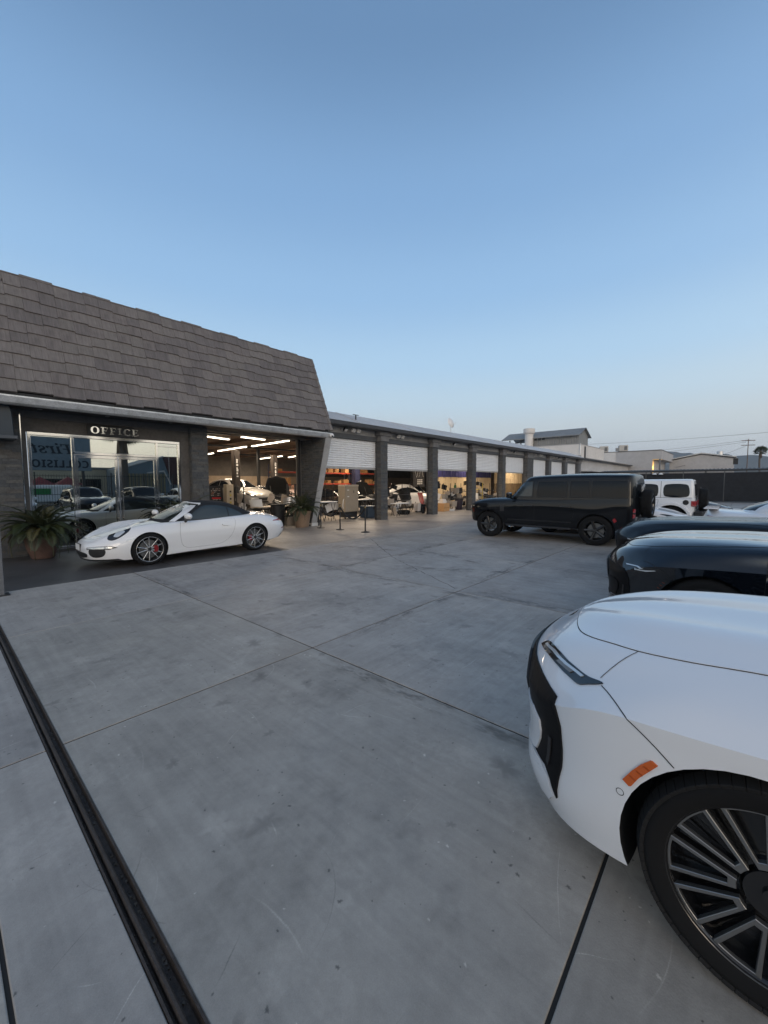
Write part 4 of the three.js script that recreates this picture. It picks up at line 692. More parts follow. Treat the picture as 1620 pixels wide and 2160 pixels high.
  const cab = net([
    { y: .82, w: [[-1.4, .60], [-.7, .76], [.2, .77], [.6, .72]], f: .95, fs: .25, nf: 2.5, r: -1.62, rs: -.75, nr: 2.2 }, { y: [[-1.4, .93], [0, .99], [.6, .98]], w: [[-1.2, .60], [-.6, .72], [.2, .72]], f: .64, fs: .1, nf: 2.7, r: -1.50, rs: -.75, nr: 2.2 },
    { y: [[-1.3, 1.0], [-1.0, 1.10], [-.6, 1.185], [-.2, 1.22], [.15, 1.20]], w: [[-1.0, .54], [-.3, .585]], f: .16, fs: -.2, nf: 2.8, r: -1.30, rs: -.75, nr: 2.2 }, { y: [[-1.3, 1.03], [-1.0, 1.14], [-.6, 1.25], [-.2, 1.285], [.12, 1.262]], w: .38, f: .08, fs: -.2, nf: 2.6, r: -1.27, rs: -.75, nr: 2.2 }, { y: [[-1.3, 1.04], [-1.0, 1.155], [-.6, 1.265], [-.2, 1.30], [.10, 1.275]], w: 0, f: .06, fs: -.2, r: -1.26, rs: -.75 }], 14, 30, 5);
  part(car, 'soft_top', cab, fabric); const cf = projector(cab, 'front');
  for (const s of ['left', 'right']) {
    const q = projector(cab, s);
    part(car, 'side_window', patch(q, smoothPath([[.44, .885], [.30, .99], [.10, 1.125], [-.02, 1.178], [-.2, 1.19], [-.42, 1.17], [-.58, 1.135]]).concat([[-.58, .885]]), .004, .05), glassTint); part(car, 'quarter_window', patch(q, smoothPath([[-.60, 1.13], [-.76, 1.07], [-.92, .98], [-1.0, .90]]).concat([[-.60, .885]]), .004, .05), glassTint);
    part(car, 'windscreen_frame', patch(q, smoothPath([[.72, .86], [.45, 1.03], [.24, 1.155], [.165, 1.195]]).concat(smoothPath([[.09, 1.19], [.18, 1.135], [.38, 1.012], [.63, .86]])), .010, .04), paint);
    part(car, 'belt_trim', patch(q, [[.5, .865], [-1.05, .875], [-1.05, .892], [.5, .885]], .008, .06), blackSatin);
  }
  part(car, 'windscreen_header', patch(cf, [[-.54, 1.195], [-.50, 1.215], [0, 1.25], [.50, 1.215], [.54, 1.195], [.53, 1.215], [.48, 1.24], [0, 1.266], [-.48, 1.24], [-.53, 1.215]], .011, .05), paint);
  part(car, 'windscreen', patch(cf, [[-.66, .90], [.66, .90], [.60, 1.0], [.50, 1.215], [0, 1.248], [-.50, 1.215], [-.60, 1.0]], .005, .06), phys([.02, .026, .024], .02));
  const wf = wheel(.335, .235, .262, 'pairs', { caliper: caliperRed, calSize: .8, barrel: steelDark }); mountWheels(car, wf, [F], .775, .335); const wr = wheel(.34, .28, .262, 'pairs', { caliper: caliperRed, calSize: .8, calTurn: PI, barrel: steelDark }); mountWheels(car, wr, [-F], .765, .34);
  car.scale.setScalar(1.035); return car;
}
roadster();
// ---------------------------------------------------------------- tall square off-roader
function offroader() {
  const car = thing('black_offroader', 'tall square black off-road car with spare wheel on its back', 'car', [-4.505, 0, -13.02], PI), F = 1.511, paint = paintBlack;
  const rails = [
    { y: .44, w: 0, f: 2.0, fs: 1.2, r: -2.30, rs: -2 }, { y: [[-2.5, .56], [-2, .45], [1.6, .42], [2.1, .48]], w: .86, f: F + .68, fs: F - .05, nf: 3.4, r: -2.33, rs: -2, nr: 5 },
    { y: [[-2.5, .60], [-1.9, .48], [1.5, .46], [2.2, .52]], w: .95, f: F + .76, fs: F + .05, nf: 3.4, r: -2.38, rs: -2.0, nr: 6, crease: true }, { y: [[-2.5, .85], [2.2, .76]], w: [[-2, .985], [-1.5, 1.0], [0, .98], [1.5, 1.0]], f: F + .79, fs: F + .05, nf: 3.6, r: -2.40, rs: -2.0, nr: 6 },
    { y: [[-2.4, 1.15], [0, 1.13], [F, 1.10], [2.2, 1.03]], w: [[-2, .985], [0, .975], [1.5, .985]], f: F + .79, fs: F + .05, nf: 3.6, r: -2.40, rs: -2.0, nr: 6 }, { y: [[-2.4, 1.335], [0, 1.225], [F, 1.19], [2.2, 1.11]], w: [[-2, .955], [0, .955], [1.5, .945]], f: F + .74, fs: F + .02, nf: 3.4, r: -2.39, rs: -2.0, nr: 6, crease: true },
    { y: [[-2.5, 1.25], [0, 1.335], [F - .6, 1.255], [F, 1.235], [2.2, 1.14]], w: .86, f: F + .69, fs: F, nf: 3.2, r: -2.38, rs: -2.0, nr: 6 }, { y: [[-2.5, 1.25], [0, 1.25], [F - .6, 1.295], [F, 1.27], [2.2, 1.17]], w: .5, f: F + .67, fs: F, nf: 3, r: -2.38, rs: -2.0, nr: 6 }, { y: [[-2.5, 1.25], [0, 1.25], [F - .6, 1.30], [F, 1.275], [2.2, 1.17]], w: 0, f: F + .66, fs: F, r: -2.38, rs: -2.0 }];
  const full = net(rails, 14, 44, 4), [bodyG, wellG] = cutWheels(full, [[F, .42, .465, .66, 1.3], [-F, .42, .465, .66, 1.3]]);
  part(car, 'body', bodyG, paint); part(car, 'wheel_well', wellG, wellMat);
  const S = { left: projector(full, 'left'), right: projector(full, 'right') }, T = projector(full, 'top'), Fr = projector(full, 'front'), Bk = projector(full, 'rear');
  const cab = net([
    { y: 1.21, w: [[-2, .95], [.4, .95]], f: F - .48, fs: F - .95, nf: 4, r: -2.385, rs: -2.0, nr: 6 }, { y: 1.36, w: .935, f: F - .62, fs: F - 1.1, nf: 4, r: -2.385, rs: -2.0, nr: 6 }, { y: [[-2.4, 1.82], [.5, 1.80]], w: .875, f: F - .98, fs: F - 1.45, nf: 4, r: -2.35, rs: -2.0, nr: 6 },
    { y: [[-2.4, 1.92], [-1, 1.935], [.5, 1.90]], w: .83, f: F - 1.08, fs: F - 1.5, nf: 4, r: -2.33, rs: -2.0, nr: 6 }, { y: [[-2.4, 1.96], [-1, 1.985], [.4, 1.945]], w: .66, f: F - 1.15, fs: F - 1.55, nf: 4, r: -2.30, rs: -2.0, nr: 6 }, { y: [[-2.4, 1.98], [-1, 2.015], [.4, 1.965]], w: 0, f: F - 1.17, fs: F - 1.6, r: -2.30, rs: -2.0 }], 12, 30, 4);
  part(car, 'cabin', cab, paint); const cf = projector(cab, 'front'), cr = projector(cab, 'rear'), ct = projector(cab, 'top');
  part(car, 'windscreen', patch(cf, [[-.82, 1.34], [.82, 1.34], [.77, 1.82], [-.77, 1.82]], .005, .08), glassCar); part(car, 'rear_window', patch(cr, [[-.72, 1.28], [.72, 1.28], [.68, 1.74], [-.68, 1.74]], .005, .1), glassCar);
  for (const s of ['left', 'right']) {
    const q = projector(cab, s), k = s === 'left' ? 1 : -1, m = p => p.map(([a, b]) => [a * k, b]);
    const glaz = [[[.86, 1.335], [.16, 1.335], [.16, 1.80], [.40, 1.80], [.55, 1.72]], [[.02, 1.335], [-.78, 1.335], [-.78, 1.805], [.02, 1.805]], [[-.86, 1.335], [-1.34, 1.335], [-1.34, 1.81], [-.86, 1.81]], [[-1.40, 1.335], [-2.24, 1.335], [-2.22, 1.81], [-1.40, 1.81]]];
    glaz.forEach((p, i) => { const w = part(car, 'side_window', patch(q, p, .005, .1), i ? glassCar : phys([.035, .045, .05], .03)); part(w, 'rubber_seal', ribbon(q, p.concat([p[0]]), .022, .0065, false, false), blackMatt); });
    for (const d of [[[.93, 1.20], [.95, .62], [.88, .50], [.12, .50], [.10, 1.20]], [[.08, 1.20], [.08, .50], [-.70, .50], [-.95, .74], [-.98, .92], [-.92, 1.20]]]) { const pd = part(car, 'door', patch(S[s], d, .003, .09), paint); part(pd, 'gap', ribbon(S[s], d.concat([d[0]]), .008, .0018, false, false), gapMat); const hx = d[4][0] + (d.length > 5 ? .25 : .2) - .02; part(pd, 'handle', patch(S[s], [[hx - .13, 1.05], [hx + .13, 1.05], [hx + .13, 1.09], [hx - .13, 1.09]], .035, .05), blackSatin); }
    for (const wx of [F, -F]) { const a = []; for (let i = 0; i <= 18; i++) { const t = -.25 + i / 18 * (PI + .5); a.push([wx + Math.cos(t) * .56, .42 + Math.sin(t) * .56]); } const b = []; for (let i = 18; i >= 0; i--) { const t = -.25 + i / 18 * (PI + .5); b.push([wx + Math.cos(t) * .475, .42 + Math.sin(t) * .475]); } part(car, 'arch_trim', patch(S[s], a.concat(b).filter(p => p[1] > .46), .012, .06), paint); }
    part(car, 'side_step', bx(-.92, .95, .40, .46, k * .8, k * 1.0, .02), blackSatin); part(car, 'sill_strip', patch(S[s], [[-.92, .60], [.9, .60], [.9, .635], [-.92, .635]], .012, .09), blackGloss);
    part(car, 'fender_vent', patch(S[s], [[1.0, .86], [1.13, .86], [1.13, 1.05], [1.0, 1.07]], .008, .06), blackSatin);
    part(car, 'mud_flap', [bx(F - .50, F - .47, .24, .55, k * .74, k * .96, .008), bx(-F - .52, -F - .49, .22, .6, k * .74, k * .96, .008)][1], blackMatt); part(car, 'mud_flap', bx(F - .50, F - .47, .24, .55, k * .74, k * .96, .008), blackMatt);
    const hl = part(car, 'headlamp', patch(Fr, m(smoothPoly([[.62, .86], [.80, .86], [.83, .95], [.80, 1.02], [.62, 1.02], [.58, .94]], 3)), .006, .05), blackGloss); part(hl, 'lens', patch(Fr, m(smoothPoly([[.64, .90], [.74, .90], [.74, .98], [.64, .98]], 4)), .012, .03), clearLens);
    part(car, 'side_marker', patch(S[s], [[2.02, .80], [2.10, .80], [2.10, .93], [2.03, .93]], .005, .04), phys([.10, .015, .005], .2)); part(car, 'tail_marker', patch(S[s], [[-1.96, .66], [-2.02, .72], [-1.97, .80], [-1.92, .75]], .02, .04), redLens);
    for (const y of [1.0, .86]) part(car, 'tail_lamp', patch(Bk, m([[.80, y - .05], [.90, y - .05], [.90, y + .05], [.80, y + .05]]), .012, .05), redLens);
    const mr = part(car, 'mirror', [mv(new RoundedBoxGeometry(.12, .18, .24, 3, .05), .80, 1.37, k * 1.10), rod([.80, 1.27, k * .94], [.80, 1.33, k * 1.05], .03)], blackGloss);
  }
  part(car, 'grille', patch(Fr, [[-.55, .86], [.55, .86], [.55, 1.0], [-.55, 1.0]], .006, .06), blackSatin); part(car, 'bumper', patch(Fr, [[-.8, .50], [.8, .50], [.84, .64], [.6, .70], [-.6, .70], [-.84, .64]], .02, .06), blackSatin);
  part(car, 'rear_bumper', bx(-2.48, -2.30, .50, .72, -.92, .92, .04), blackSatin); part(car, 'roof_panel', patch(ct, [[.2, -.68], [.2, .68], [-2.2, .68], [-2.2, -.68]], .006, .15), blackGloss);
  const sp = wheel(.39, .25, .27, 'five', { spoke: alloyBlack }); sp.name = 'spare_wheel'; sp.rotation.y = -PI / 2; sp.position.set(-2.55, 1.17, -.12); car.add(sp); part(car, 'spare_carrier', bx(-2.50, -2.36, .95, 1.35, -.3, .1, .03), blackMatt);
  mountWheels(car, wheel(.42, .275, .275, 'five', { spoke: alloyBlack, cap: steelDark }), [F, -F], .845, .42);
  car.scale.set(1.045, .99, 1.0); return car;
}
offroader();
// ---------------------------------------------------------------- the two dark SUVs beside the white one
const lampL = [[.42, .842], [.46, .868], [.56, .866], [.66, .862], [.74, .864], [.79, .872], [.775, .835], [.75, .80], [.70, .79], [.60, .80], [.52, .812], [.46, .826]];
const wheelDark = wheel(.385, .25, .28, 'five', { spoke: alloyBlack });
suv('black_suv', 'glossy black SUV parked between the white SUV and another dark SUV', [1.21, 0, -5.98], PI, { paint: paintNavy, lamp: lampL, wheel: wheelDark, hood: .03, flat: true, sideLamp: .002, side: blackGloss, cab: -.5 });
suv('black_suv', 'dark SUV parked between the glossy black SUV and a white saloon', [.70, 0, -8.93], PI, { paint: paintBlack, lamp: lampL, wheel: wheelDark, hood: .0, flat: true, sideLamp: -.06, side: blackGloss, cab: -.6 });
// ---------------------------------------------------------------- saloon, used in several colours
function saloon(name, label, pos, turn, o) {
  const car = thing(name, label, 'car', pos, turn, o.group), F = 1.42, paint = o.paint, up = o.up || 0;
  const full = net([
    { y: .2, w: 0, f: 2.0, fs: 1.2, r: -2.0, rs: -1.5 }, { y: .2, w: .78, f: 2.12, fs: 1.3, nf: 2.7, r: -2.2, rs: -1.6, nr: 3 }, { y: [[-2.3, .3], [-1.5, .24], [1.5, .22], [2.2, .2]], w: .88, f: 2.24, fs: 1.35, nf: 2.8, r: -2.32, rs: -1.65, nr: 3.2, crease: true },
    { y: [[-2.3, .55], [0, .5], [2.2, .42]], w: [[-1.5, .92], [0, .895], [1.4, .915]], f: 2.32, fs: 1.35, nf: 2.7, r: -2.4, rs: -1.65, nr: 3.2 }, { y: [[-2.4, .85], [-1.4, .78], [0, .74], [1.4, .72], [2.2, .58]], w: [[-1.5, .915], [0, .895], [1.4, .90]], f: 2.29, fs: 1.3, nf: 2.6, r: -2.4, rs: -1.65, nr: 3, crease: true },
    { y: [[-2.4, 1.0], [-1.6, .97], [0, .92], [1.2, .87], [1.7, .80], [2.1, .68]], w: [[-1.6, .80], [0, .82], [1.2, .78]], f: 2.2, fs: 1.25, nf: 2.4, r: -2.34, rs: -1.6, nr: 2.8 }, { y: [[-2.4, 1.05], [-1.6, 1.02], [0, .96], [.8, .95], [1.3, .885], [1.8, .79], [2.1, .70]], w: .5, f: 2.13, fs: 1.2, nf: 2.2, r: -2.32, rs: -1.6, nr: 2.8 }, { y: [[-2.4, 1.06], [-1.6, 1.03], [0, .97], [.8, .965], [1.3, .90], [1.8, .80], [2.1, .70]], w: 0, f: 2.11, fs: 1.2, r: -2.32, rs: -1.6 }], 14, 40, 4);
  const [b, wl] = cutWheels(full, [[F, .335, .365, .62, 1.2], [-F, .335, .365, .62, 1.2]]); part(car, 'body', b, paint); part(car, 'wheel_well', wl, wellMat);
  const cab = net([{ y: .90, w: [[-1.6, .74], [0, .79], [.6, .77]], f: 1.12, fs: .5, nf: 2.7, r: -1.98, rs: -1.3, nr: 2.6 }, { y: [[-1.8, 1.1], [0, 1.12], [.8, 1.05]], w: .72, f: .72, fs: .3, nf: 2.8, r: -1.72, rs: -1.2, nr: 2.6 }, { y: [[-1.5, 1.24], [-.4, 1.37 + up], [.3, 1.33 + up]], w: .57, f: .22, fs: -.1, nf: 2.8, r: -1.32, rs: -.9, nr: 2.6 }, { y: [[-1.5, 1.28], [-.4, 1.42 + up], [.3, 1.37 + up]], w: .4, f: .12, fs: -.1, nf: 2.6, r: -1.28, rs: -.9, nr: 2.6 }, { y: [[-1.5, 1.29], [-.4, 1.435 + up], [.3, 1.385 + up]], w: 0, f: .1, fs: -.1, r: -1.26, rs: -.9 }], 12, 26, 4);
  part(car, 'cabin', cab, paint);
  const S = { left: projector(full, 'left'), right: projector(full, 'right') }, Fr = projector(full, 'front'), Bk = projector(full, 'rear'), T = projector(full, 'top'), cf = projector(cab, 'front'), cr = projector(cab, 'rear');
  part(car, 'windscreen', patch(cf, [[-.68, .98], [.68, .98], [.5, 1.32], [-.5, 1.32]], .005, .08), glassCar); part(car, 'rear_window', patch(cr, [[-.6, 1.05], [.6, 1.05], [.46, 1.31], [-.46, 1.31]], .005, .08), glassCar);
  if (!o.hoodUp) { const e = [[.9, .7], [1.3, .66], [1.7, .55], [1.98, .38], [2.05, .15], [2.06, 0]], hp = [...smoothPath(e), ...smoothPath(e.map(([a, c]) => [a, -c]).reverse()).slice(1)]; part(car, 'bonnet', patch(T, hp, .003, .08), paint); part(car, 'panel_gap', ribbon(T, hp, .01, .0014, false, false), gapMat); }
  for (const s of ['left', 'right']) {
    const k = s === 'left' ? 1 : -1, m = p => p.map(([x, y]) => [x * k, y]), q = projector(cab, s);
    part(car, 'side_window', patch(q, smoothPath([[.62, .97], [.36, 1.14], [.08, 1.27], [-.12, 1.31]]).concat([[-.34, 1.32], [-.34, .97]]), .005, .06), glassCar); part(car, 'side_window', patch(q, [[-.38, .97], [-.38, 1.32], [-.7, 1.28], [-1.05, 1.16], [-1.36, 1.01], [-1.3, .97]], .005, .06), glassCar);
    for (const d of [[[.9, .9], [.92, .5], [.82, .32], [-.28, .32], [-.34, .6], [-.34, .93]], [[-.36, .93], [-.36, .32], [-.95, .32], [-1.12, .62], [-1.2, .95]]]) { const pd = part(car, 'door', patch(S[s], d, .003, .1), paint); part(pd, 'gap', ribbon(S[s], d.concat([d[0]]), .008, .0016, false, false), gapMat); part(pd, 'handle', patch(S[s], [[d[3][0] + (d.length === 6 ? .12 : .0), .76], [d[3][0] + (d.length === 6 ? .32 : .2), .76], [d[3][0] + (d.length === 6 ? .32 : .2), .79], [d[3][0] + (d.length === 6 ? .12 : .0), .79]], .025, .06), paint); }
    const hl = part(car, 'headlamp', patch(Fr, m(smoothPath([[.48, .60], [.62, .66], [.80, .74], [.84, .74], [.80, .66], [.66, .60], [.5, .565], [.48, .60]])), .006, .04), blackGloss); part(hl, 'lens', patch(Fr, m([[.58, .61], [.72, .665], [.72, .64], [.6, .595]]), .012, .04), clearLens);
    part(car, 'tail_lamp', patch(Bk, m([[.36, .90], [.60, .92], [.86, .93], [.89, .90], [.86, .84], [.56, .83], [.38, .86]]), .007, .05), redLens); part(car, 'tail_lamp_wing', patch(S[s], [[-2.30, .86], [-2.30, .93], [-2.0, .915], [-2.08, .87]], .006, .05), redLens);
    const mg = new THREE.SphereGeometry(.1, 14, 10); mg.scale(.8, .7, 1.1); part(car, 'mirror', [mv(mg, .58, 1.0, k * .98), rod([.6, .95, k * .84], [.58, .98, k * .95], .02)], paint);
  }
  part(car, 'grille', patch(Fr, [[-.42, .5], [.42, .5], [.36, .36], [-.36, .36]], .005, .06), blackSatin); part(car, 'lower_intake', patch(Fr, [[-.7, .34], [.7, .34], [.66, .24], [-.66, .24]], .005, .06), blackSatin);
  if (o.spoiler) part(car, 'spoiler', bx(-2.36, -2.14, 1.06, 1.085, -.72, .72, .01), paint);
  if (o.hoodUp) { // bonnet raised on its strut, engine bay beneath
    const hg = extrude([[-.68, 0], [.68, 0], [.64, .55], [.5, .88], [0, .98], [-.5, .88], [-.64, .55]], .03, .012); hg.rotateZ(0); hg.rotateY(PI / 2); const hd = part(car, 'bonnet', hg, o.hoodMat || paint); hd.position.set(.98, .97, 0); hd.rotation.z = o.hoodUp;
    const inn = extrude([[-.6, .06], [.6, .06], [.56, .5], [.44, .8], [0, .88], [-.44, .8], [-.56, .5]], .012); inn.rotateY(PI / 2); part(hd, 'lining', mv(inn, .045, 0, 0), phys([.003, .003, .003], .9, { specularIntensity: .15 }));
    part(car, 'engine_cover', [bx(1.05, 1.75, .80, .93, -.42, .42, .04), bx(1.15, 1.6, .9, .98, -.18, .18, .03)], blackSatin); part(car, 'hood_strut', rod([1.5, .85, .62], [1.25, 1.45, .6], .012), steelDark);
  }
  mountWheels(car, o.wheel || wheel(.335, .23, .25, 'six', { spoke: alloySilver }), [F, -F], .80, .335);
  if (o.scale) car.scale.setScalar(o.scale); return car;
}
const wheelDarkS = wheel(.335, .23, .25, 'six', { spoke: alloyBlack });
saloon('white_saloon', 'white saloon with red tail lamps, rear end beside the dark SUV', [2.05, 0, -11.6], 0, { paint: paintWhite, spoiler: true, scale: 1.1 });
saloon('white_saloon', 'white low car nosing out behind the tall black off-roader', [-3.45, 0, -15.3], 0, { paint: paintWhite, scale: 1.06, wheel: wheelDarkS });
saloon('dark_coupe', 'dark low car before the screened fence beside the white jeep', [-2.45, 0, -22.6], 0, { paint: paintGrey, wheel: wheelDarkS });
// ---------------------------------------------------------------- upright white four wheel drive
{
  const car = thing('white_jeep', 'boxy white four wheel drive with spare tyre behind the black off-roader', 'car', [-3.36, 0, -18.95], PI), F = 1.5, paint = paintWhite;
  const full = net([{ y: .5, w: 0, f: 1.9, fs: 1.3, r: -2.1, rs: -1.8 }, { y: .5, w: .74, f: 2.0, fs: 1.3, nf: 5, r: -2.15, rs: -1.9, nr: 7 }, { y: .55, w: .76, f: 2.05, fs: 1.3, nf: 5, r: -2.18, rs: -1.9, nr: 7, crease: true }, { y: [[-2, 1.12], [.7, 1.12], [2, 1.02]], w: [[-2, .77], [.7, .77], [2, .60]], f: 2.08, fs: 1.4, nf: 6, r: -2.2, rs: -1.9, nr: 7, crease: true }, { y: [[-2, 1.16], [.7, 1.18], [2, 1.08]], w: [[-2, .74], [.7, .74], [2, .55]], f: 2.05, fs: 1.4, nf: 6, r: -2.19, rs: -1.9, nr: 7 }, { y: [[-2, 1.17], [.7, 1.21], [2, 1.11]], w: 0, f: 2.04, fs: 1.4, r: -2.19, rs: -1.9 }], 10, 30, 3);
  const [b, wl] = cutWheels(full, [[-F, .42, .5, .5, 1.2]]); part(car, 'body', b, paint); part(car, 'wheel_well', wl, wellMat);
  const cab = net([{ y: 1.12, w: .75, f: .86, fs: .4, nf: 6, r: -2.19, rs: -1.9, nr: 7 }, { y: 1.3, w: .735, f: .76, fs: .3, nf: 6, r: -2.18, rs: -1.9, nr: 7 }, { y: 1.72, w: .67, f: .5, fs: .1, nf: 6, r: -2.13, rs: -1.9, nr: 7 }, { y: 1.80, w: .64, f: .44, fs: 0, nf: 6, r: -2.11, rs: -1.9, nr: 7 }, { y: 1.835, w: .5, f: .4, fs: 0, nf: 6, r: -2.05, rs: -1.9, nr: 7 }, { y: 1.85, w: 0, f: .38, fs: 0, r: -2.05, rs: -1.9 }], 10, 24, 3);
  part(car, 'cabin', cab, paint); const S = { left: projector(full, 'left'), right: projector(full, 'right') }, cf = projector(cab, 'front'), cr = projector(cab, 'rear');
  part(car, 'windscreen', patch(cf, [[-.62, 1.24], [.62, 1.24], [.58, 1.66], [-.58, 1.66]], .005, .1), glassCar); part(car, 'rear_window', patch(cr, [[-.55, 1.24], [.55, 1.24], [.52, 1.66], [-.52, 1.66]], .005, .1), glassCar);
  for (const s of ['left', 'right']) {
    const k = s === 'left' ? 1 : -1, q = projector(cab, s);
    for (const p of [[[.52, 1.2], [-.24, 1.2], [-.24, 1.66], [.28, 1.66]], [[-.36, 1.2], [-1.06, 1.2], [-1.06, 1.66], [-.36, 1.66]], [[-1.26, 1.2], [-2.02, 1.2], [-1.98, 1.66], [-1.26, 1.66]]]) part(car, 'side_window', patch(q, smoothPoly(p.flatMap((c, i) => { const n = p[(i + 1) % 4], t = .12; return [[c[0] + (n[0] - c[0]) * t, c[1] + (n[1] - c[1]) * t], [c[0] + (n[0] - c[0]) * (1 - t), c[1] + (n[1] - c[1]) * (1 - t)]]; }), 3), .006, .1), glassCar);
    part(car, 'cabin_gap', [ribbon(q, [[-1.16, 1.14], [-1.16, 1.78]], .012), ribbon(q, [[-.3, 1.14], [-.3, 1.7]], .012), ribbon(q, [[-2.1, 1.165], [.6, 1.165]], .014)], gapMat);
    for (const d of [[[.6, 1.08], [.6, .62], [-.26, .58], [-.3, 1.08]], [[-.34, 1.08], [-.34, .58], [-.92, .6], [-1.06, .9], [-1.1, 1.08]]]) { const pd = part(car, 'door', patch(S[s], d, .004, .1), paint); part(pd, 'gap', ribbon(S[s], d.concat([d[0]]), .012, .002, false, false), gapMat); part(pd, 'handle', patch(S[s], [[d[3][0] + .1, .96], [d[3][0] + .28, .96], [d[3][0] + .28, 1.0], [d[3][0] + .1, 1.0]], .03, .06), blackSatin); }
    for (const wx of [F, -F]) { const a = []; for (let i = 0; i <= 14; i++) { const t = .1 + i / 14 * (PI - .2); a.push([wx + Math.cos(t) * .60, .44 + Math.sin(t) * .545]); } for (let i = 14; i >= 0; i--) { const t = .1 + i / 14 * (PI - .2); a.push([wx + Math.cos(t) * .53, .43 + Math.sin(t) * .48]); } const g = extrude(a, .22, .01); part(car, 'fender', mv(g, 0, 0, k > 0 ? .70 : -.92), paint); }
    part(car, 'tail_lamp', bx(-2.24, -2.08, .86, 1.06, k * .66, k * .79, .02), redLens); part(car, 'fuel_cap', (() => { const c = new THREE.CylinderGeometry(.09, .09, .02, 22); c.rotateX(PI / 2); return mv(c, -1.93, 1.0, k * .772); })(), blackMatt); part(car, 'headlamp', mv(rot(new THREE.CylinderGeometry(.1, .1, .05, 20), 0, 0, PI / 2), 2.06, .93, k * .42), clearLens);
    part(car, 'mirror', mv(new RoundedBoxGeometry(.1, .2, .2, 2, .04), .55, 1.22, k * .92), blackMatt);
  }
  const gr = holder(car, 'grille'); for (let i = 0; i < 7; i++) part(gr, 'slot', bx(2.07, 2.095, .84, 1.0, -.25 + i * .075, -.21 + i * .075, .008), blackMatt);
  part(car, 'front_bumper', bx(2.05, 2.3, .5, .68, -.8, .8, .04), blackMatt); part(car, 'rear_bumper', bx(-2.42, -2.18, .5, .68, -.78, .78, .04), blackMatt); part(car, 'tail_lamp_bracket', bx(-2.3, -2.2, 1.5, 1.55, -.2, .2, .01), blackMatt);
  const sp = wheel(.41, .27, .23, 'five', { spoke: alloyBlack }); sp.name = 'spare_wheel'; sp.rotation.y = -PI / 2; sp.position.set(-2.40, 1.08, 0); car.add(sp);
  mountWheels(car, wheel(.42, .27, .23, 'five', { spoke: alloyBlack }), [F, -F], .76, .42); car.scale.set(1.0, 1.0, 1.03);
}
// ---------------------------------------------------------------- inside the workshop
const boardMat = std(1, .85, { map: mottle([.20, .135, .095], .6, 1.7, 301) }), tanWall = std(1, .8, { map: mottle([.40, .32, .24], .25, 3, 302) }), darkWall = std(1, .85, { map: mottle([.13, .12, .11], .4, 3, 303) });
{
  part(garage, 'ceiling', bx(-33, -13.45, 4.30, 4.38, -46.5, -5.95), boardMat);
  for (let z = -7.2; z > -46; z -= 2.2) part(garage, 'beam', bx(-33, -13.5, 4.08, 4.30, z - .07, z + .07), boardMat);
  for (const x of [-17.5, -23, -28.5]) part(garage, 'girder', bx(x - .09, x + .09, 3.98, 4.08, -46, -6), steelDark);
  part(garage, 'wall_lining', bx(-33.05, -32.98, 0, 2.5, -46, -6), tanWall); part(garage, 'wall_lining', bx(-33.05, -32.98, 2.5, 4.3, -46, -6), darkWall);
  part(garage, 'wall_lining', bx(-33, -13.65, 0, 4.3, -6.02, -5.96), darkWall); part(garage, 'wall_lining', bx(-33, -13, 0, 4.3, -46.55, -46.5), tanWall);
  for (const [x, z] of [[-23, -14], [-23, -22], [-23, -30], [-30, -12], [-30, -20], [-30, -28]]) part(garage, 'inner_post', bx(x - .08, x + .08, 0, 4.0, z - .08, z + .08), steelDark);
  part(garage, 'inner_post', bx(-21.6, -21.2, 0, 4.0, -21.35, -20.85), std([.03, .035, .09], .6));
}
// tube lights
const tubeGlow = std([.9, .9, .9], .5, { emissive: C(1, .86, .66), emissiveIntensity: 7 }), fixture = std([.55, .53, .5], .5);
function tubeLight(a, b, label, power = 92) {
  const A = V3(...a), B = V3(...b), L = A.distanceTo(B), dir = B.clone().sub(A), t = thing('tube_light', label, 'ceiling light', A.clone().add(B).multiplyScalar(.5).toArray(), Math.atan2(-dir.z, dir.x), 'tube lights under the workshop ceiling');
  part(t, 'housing', bx(-L / 2 - .04, L / 2 + .04, .03, .10, -.08, .08, .01), fixture);
  for (const z of [-.042, .042]) { const g = new THREE.CylinderGeometry(.019, .019, L, 12); g.rotateZ(PI / 2); part(t, 'tube', mv(g, 0, 0, z), tubeGlow); }
  part(t, 'hanger', rod([-L * .3, .1, 0], [-L * .3, .36, 0], .006)); part(t, 'hanger', rod([L * .3, .1, 0], [L * .3, .36, 0], .006));
  t.children.filter(c => c.name === 'hanger').forEach(c => c.material = steelDark);
  const l = new THREE.RectAreaLight(C(1, .80, .58), power, L, .14); l.rotation.x = -PI / 2; l.position.y = -.03; l.name = 'lamp_light'; t.add(l);
}
const TLs = [['a', [-18, 3.9, -8.2], [-18.5, 3.9, -9.7], 'tube light running inward nearest the pillar'], ['b', [-17.1, 3.9, -9.6], [-17.4, 3.9, -10.95], 'short tube light above the silver car'], ['c', [-25.2, 3.9, -12.5], [-21.3, 3.9, -12.2], 'long tube light above the lift post'], ['d', [-20.8, 3.9, -12.3], [-16.9, 3.9, -12.0], 'long tube light above the raised black bonnet'], ['e', [-29.3, 3.9, -13.4], [-27.2, 3.9, -13.1], 'tube light deep in the workshop beside the pillar'], ['f', [-31, 3.9, -18.8], [-26.4, 3.9, -18.1], 'tube light near the back wall of the workshop'], ['g', [-27.2, 3.9, -19.3], [-24.6, 3.9, -18.6], 'tube light near the back wall beside the jamb']];
for (const [, a, b, l] of TLs) tubeLight(a, b, l);
